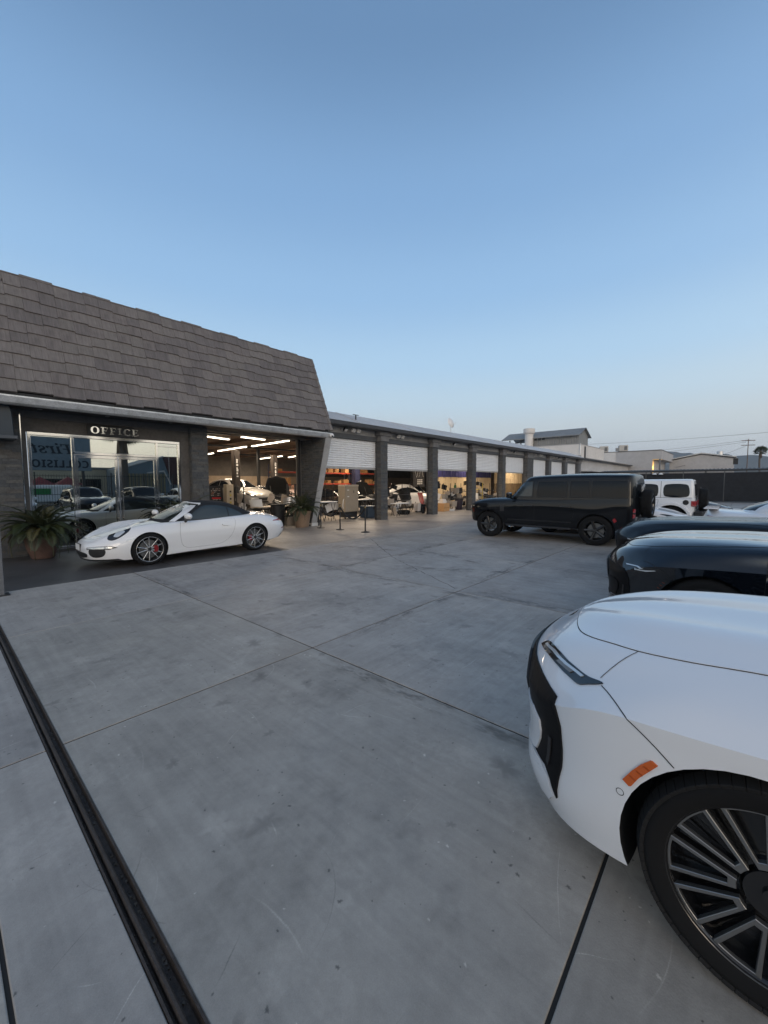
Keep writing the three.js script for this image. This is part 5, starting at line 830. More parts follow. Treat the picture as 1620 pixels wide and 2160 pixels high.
for (const [x, z, w] of [[-16, -14.6, 'first'], [-17.5, -19, 'second'], [-15.6, -24.6, 'third'], [-15.6, -29, 'fourth'], [-15.4, -37.5, 'last'], [-20.2, -20.6, 'second']]) tubeLight([x - 1.2, 3.9, z], [x + 1.2, 3.9, z], (x < -20 ? 'tube light above the red racks behind the ' : 'tube light hidden behind the ') + w + ' half raised shutter', 115);
// curtains
{
  const fold = (z0, z1, y0, y1, amp, per, x) => { const n = Math.round(Math.abs(z1 - z0) / .05), g = new THREE.PlaneGeometry(Math.abs(z1 - z0), y1 - y0, n, 1), p = g.attributes.position; for (let i = 0; i < p.count; i++) { const u = p.getX(i); p.setZ(i, amp * Math.sin(u / per * 6.283) + amp * .5 * Math.sin(u / per * 2.7 + 1)); } g.rotateY(PI / 2); g.translate(x, (y0 + y1) / 2, (z0 + z1) / 2); g.computeVertexNormals(); return g; };
  const blue = std([.035, .035, .14], .9), cream = std([.62, .50, .33], .9), wood = std(1, .8, { map: mottle([.22, .16, .09], .5, 1.2, 304) });
  const t = thing('workshop_curtain', 'cream hanging curtain with a dark blue top band behind the shutters', 'curtain'); part(t, 'top_band', fold(-34, -24.3, 2.24, 3.4, .05, .42, -17), blue); part(t, 'drop', fold(-34, -24.3, .05, 2.24, .06, .36, -17.02), cream); part(t, 'rail', rod([-17, 3.42, -24.2], [-17, 3.42, -34.1], .025), steelDark);
  const t2 = thing('workshop_curtain', 'pale yellow hanging curtain above brown boards before the wide column', 'curtain'); part(t2, 'drop', fold(-44, -34.6, 1.72, 3.6, .05, .5, -16.95), cream); part(t2, 'rail', rod([-16.95, 3.6, -34.5], [-16.95, 3.6, -44.1], .025), steelDark);
  for (let i = 0; i < 18; i++) part(t2, 'board', bx(-17.02, -16.98 + (i % 3) * .01, 0, 1.72, -34.7 - i * .52 - .5, -34.7 - i * .52), wood);
}
// cars under repair
saloon('silver_coupe', 'silver grey car raised on the lift inside the workshop', [-19.3, .62, -10.45], .12, { paint: paintSilver });
saloon('black_saloon', 'black car with its bonnet open beside the silver car on the lift', [-19.2, .22, -12.32], -.1, { paint: paintBlack, hoodUp: .2, wheel: wheelDarkS });
saloon('black_saloon', 'black car inside the first shutter bay behind the beige cabinet', [-18.7, .05, -15.75], -.05, { paint: paintBlack, wheel: wheelDarkS });
saloon('black_saloon', 'black car with raised bonnet beside the first stone column', [-18.3, .1, -17.95], .1, { paint: paintBlack, hoodUp: .55, wheel: wheelDarkS });
saloon('white_repair_car', 'white car with black raised bonnet inside the second shutter bay', [-18.2, .1, -23.2], PI / 2 - .5, { paint: paintWhite, hoodUp: .75, hoodMat: paintBlack, wheel: wheelDarkS, scale: 1.04, up: .12 });
// lift posts
for (const [z, x, l] of [[-9.75, -18, 'dark lift post beside the silver car'], [-12.85, -19.5, 'lift post behind the open black bonnet']]) {
  const t = thing('lift_post', l, 'car lift', [x, 0, z], 0, 'car lift posts'), m = std([.045, .035, .03], .5);
  part(t, 'column', bx(-.13, .13, 0, 3.35, -.15, .15, .01), m); part(t, 'base_plate', bx(-.3, .3, 0, .03, -.3, .3), steelDark); part(t, 'motor', mv(new RoundedBoxGeometry(.2, .35, .2, 2, .04), .16, 1.5, .1), steelDark);
  part(t, 'arm', bar([0, .55, .0], [.9, .55, -.5 * (z < -11 ? -1 : 1)], .12, .1), m);
  for (let k = 0; k < 7; k++) part(t, 'white_mark', bx(.131, .135, 2.1 + k * .13, 2.1 + k * .13 + .06 + .03 * (k % 3), -.05 + .02 * (k % 2), .04, 0), white);
  part(t, 'hose', tube([[.13, 3.1, .1], [.2, 2.2, .14], [.17, 1.4, .2], [.2, .7, .14]], .012), blackMatt);
}
// racks with boxes
const redSteel = std([.42, .045, .02], .5), cardboard = [[.42, .22, .085], [.50, .28, .12], [.36, .19, .075]].map((c, i) => std(1, .85, { map: mottle(c, .25, .6, 310 + i) }));
function rack(label, x, z0, z1, ys, seed, boxes) { const shelfName = ['lowest', 'middle', 'top'];
  const t = thing('storage_rack', label, 'rack', [x, 0, (z0 + z1) / 2], 0, 'red beamed storage racks'), h = Math.abs(z1 - z0) / 2;
  for (const z of [-h, h]) for (const q of [-.3, .3]) part(t, 'upright', bx(q - .03, q + .03, 0, 3.2, z - .03, z + .03), std([.03, .035, .08], .5));
  for (const y of ys) { part(t, 'beam', bx(.28, .34, y - .10, y, -h, h, .006), redSteel); part(t, 'beam', bx(-.34, -.28, y - .10, y, -h, h, .006), redSteel); part(t, 'shelf', bx(-.28, .28, y - .03, y - .005, -h + .02, h - .02), std([.3, .24, .17], .8)); }
  const r = rng(seed); for (const y of ys) { let z = -h + .08; while (z < h - .45) { const w = .22 + r() * .35, hh = .18 + r() * .34, gap = r() * (boxes ? .3 : 1.2); if (z + w > h - .05) break; if (y < 3 && r() < .85) { const b = solo('cardboard_box', ['plain', 'pale', 'dark'][Math.floor(hh * 97) % 3] + ' cardboard box on the ' + shelfName[ys.indexOf(y)] + ' shelf of the ' + ({ 5: 'red rack behind the first bay', 6: 'red rack by the first column', 7: 'red rack by the back wall' })[seed], 'box', [bx(-.24, .22, 0, hh, 0, w, .006)], cardboard[Math.floor(hh * 97) % 3], 'cardboard boxes on the workshop racks'); b.position.set(x, y + .002, (z0 + z1) / 2 + z); } z += w + gap; } }
}
rack('red beamed rack of boxes behind the first shutter bay', -22.2, -21.0, -18.2, [.9, 1.80, 2.57], 5, true); rack('red beamed rack beside the first stone column', -22.2, -24.4, -21.4, [.9, 1.75, 2.58], 6, false); rack('red beamed rack at the back of the workshop', -25, -19.2, -16.2, [.8, 1.75, 2.68], 7, false);
// person in a pale shirt behind the open bonnet
{
  const res = 64, mc = new MarchingCubes(res, new THREE.MeshStandardMaterial(), false, false, 200000); mc.isolation = 0;
  const J = [[[0, .06, .1], [0, .48, .1], .055, .065], [[0, .48, .1], [0, .9, .09], .07, .095], [[0, .06, -.1], [.02, .48, -.1], .055, .065], [[.02, .48, -.1], [0, .9, -.09], .07, .095], [[0, .93, .05], [0, .93, -.05], .12, .12], [[0, .95, 0], [.0, 1.18, 0], .14, .15], [[0, 1.2, .07], [0, 1.2, -.07], .14, .14], [[.0, 1.36, .15], [.0, 1.36, -.15], .075, .075], [[0, 1.40, 0], [.02, 1.52, 0], .055, .052],
    [[.03, 1.60, 0], [.03, 1.66, 0], .082, .09], [[.09, 1.58, 0], [.10, 1.56, 0], .035, .03], [[0, 1.36, .19], [.05, 1.1, .24], .055, .045], [[.05, 1.1, .24], [.30, 1.02, .18], .043, .035], [[0, 1.36, -.19], [.05, 1.1, -.24], .055, .045], [[.05, 1.1, -.24], [.30, 1.02, -.18], .043, .035], [[0, .04, .1], [.15, .03, .11], .05, .04], [[.0, .04, -.1], [.15, .03, -.11], .05, .04]];
  for (const s of [1, -1]) for (let f = 0; f < 5; f++) { const z = s * (.18 - (f - 2) * .018), th = f === 0; J.push([[.31, 1.015, z], [th ? .34 : .37 - Math.abs(f - 2) * .006, .99, z + (th ? -s * .02 : 0)], .0105, .009]); }
  const sd = (p, [a, b, r0, r1]) => { const ba = [b[0] - a[0], b[1] - a[1], b[2] - a[2]], pa = [p[0] - a[0], p[1] - a[1], p[2] - a[2]], t = Math.max(0, Math.min(1, (pa[0] * ba[0] + pa[1] * ba[1] + pa[2] * ba[2]) / (ba[0] ** 2 + ba[1] ** 2 + ba[2] ** 2 || 1e-6))); return Math.hypot(pa[0] - ba[0] * t, pa[1] - ba[1] * t, pa[2] - ba[2] * t) - (r0 + (r1 - r0) * t); };
  const S = .95; for (let k = 0; k < res; k++) for (let j = 0; j < res; j++) for (let i = 0; i < res; i++) { const p = [(i / (res / 2) - 1) * S * .5 + .1, (j / (res / 2) - 1) * S + .9, (k / (res / 2) - 1) * S * .5]; let d = 9; for (const b of J) { const q = sd(p, b), h = Math.max(0, Math.min(1, .5 + (q - d) / .08)); d = q + (d - q) * h - .04 * h * (1 - h); } mc.field[i + j * res + k * res * res] = -d; }
  mc.update(); const n = mc.count, pos = new Float32Array(n * 3), col = new Float32Array(n * 3);
  for (let i = 0; i < n; i++) { const x = mc.positionArray[i * 3] * S * .5 + .1, y = mc.positionArray[i * 3 + 1] * S + .9, z = mc.positionArray[i * 3 + 2] * S * .5; pos.set([x, y, z], i * 3); const skin = y > 1.43 || (x > .2 && y > .9 && y < 1.15); col.set(skin ? [.36, .19, .13] : y > .92 ? [.66, .50, .46] : y > .08 ? [.03, .03, .04] : [.02, .02, .02], i * 3); }
  let g = new THREE.BufferGeometry(); g.setAttribute('position', new THREE.BufferAttribute(pos, 3)); g.setAttribute('color', new THREE.BufferAttribute(col, 3)); g = mergeVertices(g, 1e-4); g.computeVertexNormals();
  const t = thing('person', 'person in a pale pink shirt standing behind the open black bonnet', 'person', [-20.2, 0, -14.56], -.25); part(t, 'body', g, std(1, .8, { vertexColors: true }));
  const hair = new THREE.SphereGeometry(.103, 18, 12, 0, 6.3, 0, 1.75); part(t, 'hair', mv(rot(hair, 0, 0, .5), .018, 1.668, 0), std([.02, .015, .012], .8)); const eye = new THREE.SphereGeometry(.011, 8, 6); for (const s of [1, -1]) part(t, 'eye', mv(eye.clone(), .115, 1.635, s * .032), blackMatt);
}
// workshop furniture and loose things
function foldTable(label, pos, turn, w, d, h, top) {
  const t = thing('folding_table', label, 'table', pos, turn, 'folding tables in the workshop'); part(t, 'tabletop', bx(-w / 2, w / 2, h - .04, h, -d / 2, d / 2, .012), top || white);
  for (const s of [-1, 1]) { part(t, 'leg', rod([s * w * .18, 0, -d * .4], [s * w * .42, h - .04, d * .4 * 0 - d * .38], .014), steelDark); part(t, 'leg', rod([s * w * .42, 0, -d * .4], [s * w * .18, h - .04, -d * .4], .014), steelDark); part(t, 'leg', rod([s * w * .18, 0, d * .4], [s * w * .42, h - .04, d * .4], .014), steelDark); part(t, 'leg', rod([s * w * .42, 0, d * .4], [s * w * .18, h - .04, d * .4], .014), steelDark); }
  return t;
}
foldTable('white folding table with crossed legs beside the fin wall', [-14.5, 0, -12.2], PI / 2, 1.15, .6, .93); foldTable('white folding table behind the dark blue crate', [-15.3, 0, -15.6], PI / 2, 1.4, .6, .92); foldTable('pale trestle table with crossed legs between the first two columns', [-13.8, 0, -16.9], PI / 2, 1.15, .5, .70); foldTable('low bench under the raised cars near the pillar', [-15.2, 0, -9.9], PI / 2, 1.8, .7, .80, std([.55, .46, .36], .7));
{
  const beige = std(1, .5, { map: mottle([.30, .255, .20], .15, 2, 320) });
  const c = thing('steel_cabinet', 'tall beige steel cabinet on a wheeled base in the first bay', 'cabinet', [-14.7, 0, -13.95], 0); part(c, 'case', bx(-.25, .25, .36, 1.62, -.46, .46, .012), beige); part(c, 'door', bx(.25, .268, .38, 1.5, -.44, .44, .006), beige); part(c, 'hood', bx(-.26, .275, 1.62, 1.70, -.47, .47, .012), std([.45, .40, .33], .5)); part(c, 'handle', bx(.268, .30, 1.28, 1.42, -.12, -.09, .006), chrome); for (const y of [1.1, 1.42]) part(c, 'label_plate', bx(.268, .272, y, y + .04, .2, .32), white); part(c, 'base', bx(-.22, .22, .08, .36, -.4, .4, .01), blackMatt); for (const z of [-.34, .34]) part(c, 'caster', mv(rot(new THREE.CylinderGeometry(.05, .05, .04, 14), PI / 2, 0, 0), .12, .05, z), blackMatt); part(c, 'hose', tube([[.2, 1.0, .5], [.3, .95, .62], [.3, .7, .66], [.26, .55, .6]], .02), white);
  const k = thing('blue_crate', 'dark blue lidded crate on the floor before the first column', 'crate', [-14.2, 0, -14.95]); part(k, 'body', bx(-.3, .3, .02, .54, -.48, .40, .03), std([.018, .035, .06], .5)); part(k, 'lid', bx(-.32, .32, .545, .62, -.50, .42, .02), std([.03, .05, .08], .45)); part(k, 'latch', bx(.31, .335, .44, .6, -.1, .02, .006), blackMatt);
  const b = thing('poster_board', 'dark poster with red band on a stand inside the workshop', 'poster', [-18, 0, -8.72]); const cv = document.createElement('canvas'); cv.width = cv.height = 128; const q = cv.getContext('2d'); q.fillStyle = '#0b0a12'; q.fillRect(0, 0, 128, 128); const r = rng(9); for (let j = 0; j < 5; j++) for (let i = 0; i < 12; i++) { q.fillStyle = r() < .8 ? '#b9b2ac' : '#c07a60'; if (r() < .7) q.fillRect(22 + i * 7, 20 + j * 13, 3 + r() * 3, 3 + r() * 6); } q.fillStyle = '#b3121a'; q.fillRect(28, 92, 82, 14); q.fillStyle = '#d8cfc6'; for (let i = 0; i < 9; i++) q.fillRect(34 + i * 8, 108, 5, 8 * r()); const pt = new THREE.CanvasTexture(cv); pt.colorSpace = THREE.SRGBColorSpace;
  const pm = new THREE.PlaneGeometry(.66, .72); pm.rotateY(PI / 2); part(b, 'print', mv(pm, .024, 1.32, 0), std(1, .4, { map: pt })); part(b, 'board', bx(-.02, .02, .95, 1.69, -.34, .34), blackSatin); for (const z of [-.28, .28]) part(b, 'leg', rod([0, 0, z], [0, .95, z], .015), steelDark);
  const cc = thing('control_column', 'beige control cabinet beside the dark lift post', 'cabinet', [-17.9, 0, -9.3]); part(cc, 'case', bx(-.15, .15, 0, 1.75, -.17, .17, .01), std([.42, .37, .30], .6)); for (let i = 0; i < 5; i++) part(cc, 'switch', bx(.15, .165, .7 + i * .17, .78 + i * .17, -.05, .03, .004), i % 2 ? std([.5, .4, .05], .5) : blackMatt);
  const bin = thing('waste_bin', 'black wheeled waste bin behind the potted palm by the jamb', 'bin', [-14.15, 0, -9.45]); part(bin, 'body', mv(new THREE.CylinderGeometry(.30, .24, .86, 4, 1).rotateY(PI / 4), 0, .45, 0), blackMatt); part(bin, 'lid', bx(-.24, .26, .88, .94, -.24, .24, .02), blackMatt); for (const z of [-.18, .18]) part(bin, 'wheel', mv(rot(new THREE.CylinderGeometry(.08, .08, .04, 16), PI / 2, 0, 0), -.18, .08, z), blackSatin);
  const ex = thing('red_can', 'red and white fluid can on the floor beside the waste bin', 'can', [-13.95, 0, -8.85]); part(ex, 'can', lathe([[0, 0], [.11, 0], [.115, .02], [.115, .34], [.08, .40], [.04, .42], [.04, .46], [0, .46]], 20), redSteel); part(ex, 'label_band', lathe([[.117, .10], [.117, .24]], 20), white); part(ex, 'cap', mv(new THREE.CylinderGeometry(.045, .045, .03, 14), 0, .47, 0), blackMatt);
  const cb = thing('cardboard_carton', 'large cardboard carton on the floor behind the second column', 'box', [-14.0, 0, -21.45], .1); part(cb, 'carton', bx(-.3, .3, 0, .5, -.38, .38, .008), cardboard[1]); part(cb, 'tape', bx(.301, .304, .2, .26, -.38, .38), cardboard[0]); const wb = solo('white_box', 'small white box on top of the large cardboard carton', 'box', bx(-.14, .14, 0, .26, -.16, .16, .006), std([.7, .66, .62], .7)); wb.position.set(-14.02, .502, -21.5);
  const tc = thing('trash_can', 'dark round trash can behind the second column', 'bin', [-14.0, 0, -23.4]); part(tc, 'body', lathe([[0, 0], [.22, 0], [.27, .72], [.29, .74], [.27, .76], [.25, .72], [.21, .03], [0, .03]], 24), std([.03, .02, .035], .5)); part(tc, 'liner', lathe([[.275, .70], [.30, .66], [.285, .76]], 24), blackSatin);
  const gb = thing('green_bottle', 'green bottle on the pile of car parts behind the third bay', 'bottle', [-15.2, 1.18, -24.9]); part(gb, 'bottle', lathe([[0, 0], [.09, 0], [.09, .38], [.04, .48], [.035, .56], [0, .56]], 18), phys([.02, .10, .03], .15)); part(gb, 'cap', mv(new THREE.CylinderGeometry(.04, .04, .05, 12), 0, .58, 0), blackMatt);
  const bn = thing('wall_banner', 'dark banner with large white strokes hanging behind the second column', 'banner', [-17.4, 0, -23.6]); part(bn, 'cloth', bx(-.01, .01, 1.5, 3.2, -.9, .75), std([.03, .028, .03], .8)); for (const [a, b2] of [[[.55, 2.62], [.38, 2.2]], [[.21, 2.62], [.38, 2.2]], [[.1, 2.2], [-.06, 2.62]], [[-.3, 2.62], [-.42, 2.25]]]) part(bn, 'stroke', bar([.014, a[1], a[0]], [.014, b2[1], b2[0]], .06, .01), white); for (let i = 0; i < 9; i++) part(bn, 'small_stroke', bx(.011, .016, 1.7 + (i % 3) * .14, 1.77 + (i % 3) * .14, .1 - .22 * Math.floor(i / 3), .26 - .22 * Math.floor(i / 3)), white);
  const cart = thing('tool_cart', 'dark steel tool cart under the open black bonnet', 'cart', [-15.4, 0, -11.2]); for (const y of [.25, .55, .8]) part(cart, 'tray', bx(-.25, .25, y, y + .05, -.4, .4, .01), steelDark); for (const x of [-.22, .22]) for (const z of [-.36, .36]) part(cart, 'post', rod([x, .08, z], [x, .85, z], .015), steelDark); for (const x of [-.22, .22]) for (const z of [-.36, .36]) part(cart, 'caster', mv(rot(new THREE.CylinderGeometry(.04, .04, .03, 12), PI / 2, 0, 0), x, .04, z), blackMatt);
}
// loose bumpers, wings and covers stacked on stands
{
  const mats = [paintSilver, blackSatin, std([.45, .40, .36], .5), blackGloss, paintWhite, std([.30, .26, .22], .6)];
  function bumper(label, pos, turn, m, w = 1.5, h = .35, tilt = 0) { // a curved shell
    const g = new THREE.CylinderGeometry(w * .62, w * .56, h, 22, 3, true, -.9, 1.8); g.scale(.55, 1, 1); g.translate(-w * .30, 0, 0); const inner = g.clone(); inner.scale(.97, .96, .97); const t = thing('loose_bumper', label, 'car part', pos, turn, 'loose car parts in the workshop'); const p = part(t, 'shell', [g, inner], m); p.rotation.set(tilt, 0, tilt * .4); part(t, 'strut', rod([-.05, 0, w * .3], [-.05, -.12, w * .3], .02), steelDark); part(t, 'strut', rod([-.05, 0, -w * .3], [-.05, -.12, -w * .3], .02), steelDark); return t; }
  const r = rng(61); const spots = [[-15.0, .98, -9.8, 0, 'white bumper shell on the low bench'], [-15.3, .70, -11.3, 1, 'black bumper shell on the tool cart'], [-15.2, 1.0, -15.6, 1, 'black bumper shell on the table behind the blue crate'], [-14.4, 1.12, -12.2, 2, 'grey bumper shell on the folding table by the fin wall'], [-13.9, .86, -17.0, 5, 'bare bumper core on the trestle table']];
  for (const [x, y, z, k, l] of spots) bumper(l, [x, y, z], (r() - .5) * .6, mats[l.startsWith('white') ? 4 : k], 1.2 + r() * .3, .22 + r() * .15, (r() - .5) * .3);
  function partsRack(label, x, z0, z1, seed, mat, rows, content) {
    const t = thing('parts_rack', label, 'rack', [x, 0, (z0 + z1) / 2], 0, 'open parts racks'), h = Math.abs(z1 - z0) / 2; for (const z of [-h, h]) for (const q of [-.3, .3]) part(t, 'upright', rod([q, 0, z], [q, 1.75, z], .022), mat); for (const y of rows) for (const q of [-.3, .3]) part(t, 'rail', rod([q, y, -h], [q, y, h], .02), mat); for (const y of rows) for (const z of [-h, 0, h]) part(t, 'cross_bar', rod([-.3, y, z], [.3, y, z], .016), mat);
    const q = rng(seed), kinds = ['silver', 'black', 'bare grey', 'glossy black', 'white', 'brown'], where = label.split(' ').slice(0, 3).join(' '), lv = ['lowest', 'second', 'third', 'fourth'];
    rows.forEach((y, row) => { for (let i = 0; i < content; i++) { const k = (i * 5 + seed + row * 2) % 6; bumper(kinds[k] + ' part shell on the ' + lv[row] + ' rail of the ' + where, [x + .15 * q(), y + .17, (z0 + z1) / 2 + ((i + .5) / content - .5) * 2 * h * .9 + (q() - .5) * .2], q() * 1.6 - .8, mats[k], .8 + q() * .6, .22 + q() * .22, (q() - .5) * 1.1); } }); }
  function pile(where, x, z, n, seed) { const q = rng(seed), kinds = ['silver', 'black', 'bare grey', 'glossy black', 'white', 'brown']; for (let i = 0; i < n; i++) { const k = Math.floor(q() * 6); bumper(kinds[k] + ' part shell in the pile ' + where, [x + (q() - .5) * .9, .22 + .16 * (i % 4), z + (q() - .5) * 1.3], q() * 6, mats[k], .8 + q() * .5, .25 + q() * .2, (q() - .5) * .8); } }
  pile('behind the cardboard carton', -14.7, -22.9, 9, 31); pile('beside the trash can', -14.3, -24.8, 8, 32); pile('under the yellow rack', -14.6, -28.2, 8, 33); pile('at the foot of the grey rack', -14.3, -18.2, 6, 34); pile('under the folding table by the fin wall', -14.8, -11.7, 3, 35); pile('before the raised cars', -15.0, -10.4, 6, 36); pile('before the pale yellow curtain', -15.0, -30.6, 7, 37);
  partsRack('dark tube rack of loose parts behind the third bay', -15.2, -26.2, -23.8, 3, steelDark, [.3, .72, 1.14], 6); partsRack('yellow tube rack of parts behind the fourth bay', -15.3, -28.6, -27.4, 4, std([.55, .42, .03], .5), [.3, .62, .95, 1.28], 2); partsRack('steel tube rack of parts beside the fourth column', -15.6, -31.6, -29.2, 8, steelDark, [.3, .75, 1.15], 5); partsRack('grey tube rack of parts between the first two columns', -15.0, -19.0, -16.6, 5, steelDark, [.3, .75, 1.1], 5); partsRack('low tube rack of parts behind the barrier posts', -15.4, -13.3, -11.0, 6, steelDark, [.25, .62], 4); partsRack('long tube rack of parts before the raised cars', -15.6, -11.2, -8.6, 7, steelDark, [.3, .66], 5);
  for (const [x, z, y, l] of [[-14.6, -19.9, 0, 'lower tyre of the stack beside the second column'], [-14.6, -19.9, .25, 'upper tyre of the stack beside the second column'], [-14.3, -17.9, 0, 'single tyre lying under the grey tube rack']]) { const t = thing('loose_tyre', l, 'tyre', [x, y, z], 0, 'loose tyres'); const w = wheel(.34, .24, .23, 'six', { spoke: alloyBlack }); w.rotation.x = -PI / 2; w.position.y = .12; t.add(w); }
  const rp = thing('red_sheet', 'bright red body panel leaning beside the second column', 'car part', [-15.2, 0, -20.9], .3); part(rp, 'panel', mv(rot(new RoundedBoxGeometry(.05, 1.1, .8, 2, .02), 0, 0, .25), 0, .6, 0), gloss([.42, .02, .02])); part(rp, 'fold', mv(rot(new RoundedBoxGeometry(.12, .06, .8, 2, .02), 0, 0, .25), -.12, 1.13, 0), gloss([.42, .02, .02]));
  bumper('black bonnet panel leaning up in the second bay', [-15.1, 1.45, -19.7], .5, blackMatt, 1.4, .9, .5);
  bumper('glossy black wing panel standing above the parts behind the third bay', [-15.4, 1.75, -23.6], .2, blackGloss, 1.1, .5, .2);
}
// ---------------------------------------------------------------- beyond the yard
const whiteWash = std(1, .85, { map: mottle([.62, .59, .56], .2, 4, 401) }), greyWash = std(1, .85, { map: mottle([.42, .41, .41], .22, 5, 402) }), greyDark = std(1, .8, { map: mottle([.15, .15, .15], .35, 3, 403) }), shedMetal = std(1, .6, { map: mottle([.20, .20, .195], .3, 2.5, 404) }), bluePaint = std(1, .8, { map: mottle([.16, .20, .235], .25, 3, 405) });
const corr = (x0, x1, y0, y1, z, per = .2, amp = .03) => { const n = Math.round(Math.abs(x1 - x0) / per * 4), g = new THREE.PlaneGeometry(x1 - x0, y1 - y0, n, 1), p = g.attributes.position; for (let i = 0; i < p.count; i++) p.setZ(i, amp * Math.sin(p.getX(i) / per * 6.283)); g.translate((x0 + x1) / 2, (y0 + y1) / 2, z); g.computeVertexNormals(); return g; };
{ // lower range carrying on past the workshop
  const t = thing('rear_workshop', 'low grey building with dark open bay past the end of the shutters', 'building');
  part(t, 'upper_wall', bx(-13.4, -13.0, 3.0, 4.3, -88, -47), greyWash); part(t, 'eave', alongZ([[-13.2, 4.3], [-12.45, 4.3], [-12.45, 4.42], [-13.2, 4.48]], -88, -47), trimDark); part(t, 'roof', bx(-30, -13.2, 4.3, 4.47, -88, -47), roofMetal);
  part(t, 'wall', [bx(-13.4, -13.0, 0, 3.0, -88, -62)], greyWash); part(t, 'back', bx(-20, -19.8, 0, 4.3, -62, -47), trimBlack); part(t, 'awning', bx(-13.0, -11.8, 2.95, 3.05, -62, -47), galv); part(t, 'door_panel', bx(-13.1, -13.0, 0, 2.5, -58.5, -56), std([.45, .36, .30], .7)); part(t, 'brown_panel', bx(-13.15, -13.02, 0, 3.0, -62, -59), std([.10, .06, .045], .7));
  for (const z of [-48, -55]) part(t, 'post', bx(-13.2, -12.95, 0, 3.0, z - .2, z + .2), whiteWash);
  for (let i = 0; i < 14; i++) part(t, 'truss_bar', bar([-12.9, i % 2 ? 2.62 : 2.92, -50 - i * .5], [-12.9, i % 2 ? 2.92 : 2.62, -50.5 - i * .5], .04, .04), whiteWash); part(t, 'truss_rail', bx(-12.95, -12.85, 2.58, 2.62, -57, -50), whiteWash); part(t, 'truss_rail', bx(-12.95, -12.85, 2.9, 2.94, -57, -50), whiteWash);
}
{ // screened fence along the end of the yard
  const mesh = std(1, .95, { map: mottle([.014, .0145, .017], .7, 2.3, 406) }), rail = std([.09, .09, .09], .5);
  const t = thing('screened_fence', 'tall fence covered with black screen mesh at the end of the yard', 'fence');
  for (let i = 0; i < 13; i++) { const x = -12.6 + i * 2.9; part(t, 'post', rod([x, 0, -46.05], [x, 2.68, -46.05], .05), rail); if (i < 12) { const g = new THREE.PlaneGeometry(2.84, 2.5, 14, 6), p = g.attributes.position, r = rng(50 + i); for (let k = 0; k < p.count; k++) p.setZ(k, .03 * Math.sin(p.getX(k) * 2.3 + i) * Math.cos(p.getY(k) * 1.7) + .012 * r()); g.computeVertexNormals(); g.translate(x + 1.45, 1.32, -46); part(t, 'screen_panel', metricUV(g), mesh); part(t, 'top_rail', rod([x, 2.62, -46.05], [x + 2.9, 2.62, -46.05], .025), rail); } }
  const c = thing('dark_carport', 'long black corrugated canopy behind the screened fence', 'canopy'); const roof = corr(-12.5, 24, -2.6, 2.6, 0, .3, .04); roof.rotateX(-PI / 2 + .05); roof.translate(0, 2.95, -50.2); part(c, 'roof', roof, std([.02, .02, .021], .7)); for (let i = 0; i < 9; i++) part(c, 'post', rod([-11 + i * 4.3, 0, -48.2], [-11 + i * 4.3, 2.92, -48.2], .07), greyDark); part(c, 'fascia', bx(-12.5, 24, 2.72, 2.86, -47.7, -47.6), trimBlack);
  for (const x of [-6.1, -5.6]) { const l = thing('lamp_head', 'small white lamp on the fence rail', 'lamp', [x, 2.55, -45.9], 0, 'lamps on the fence'); part(l, 'shade', mv(rot(new THREE.CylinderGeometry(.1, .2, .12, 14), 0, 0, 0), 0, 0, 0), white); part(l, 'arm', rod([0, 0, 0], [0, .1, -.15], .02), steelDark); }
}
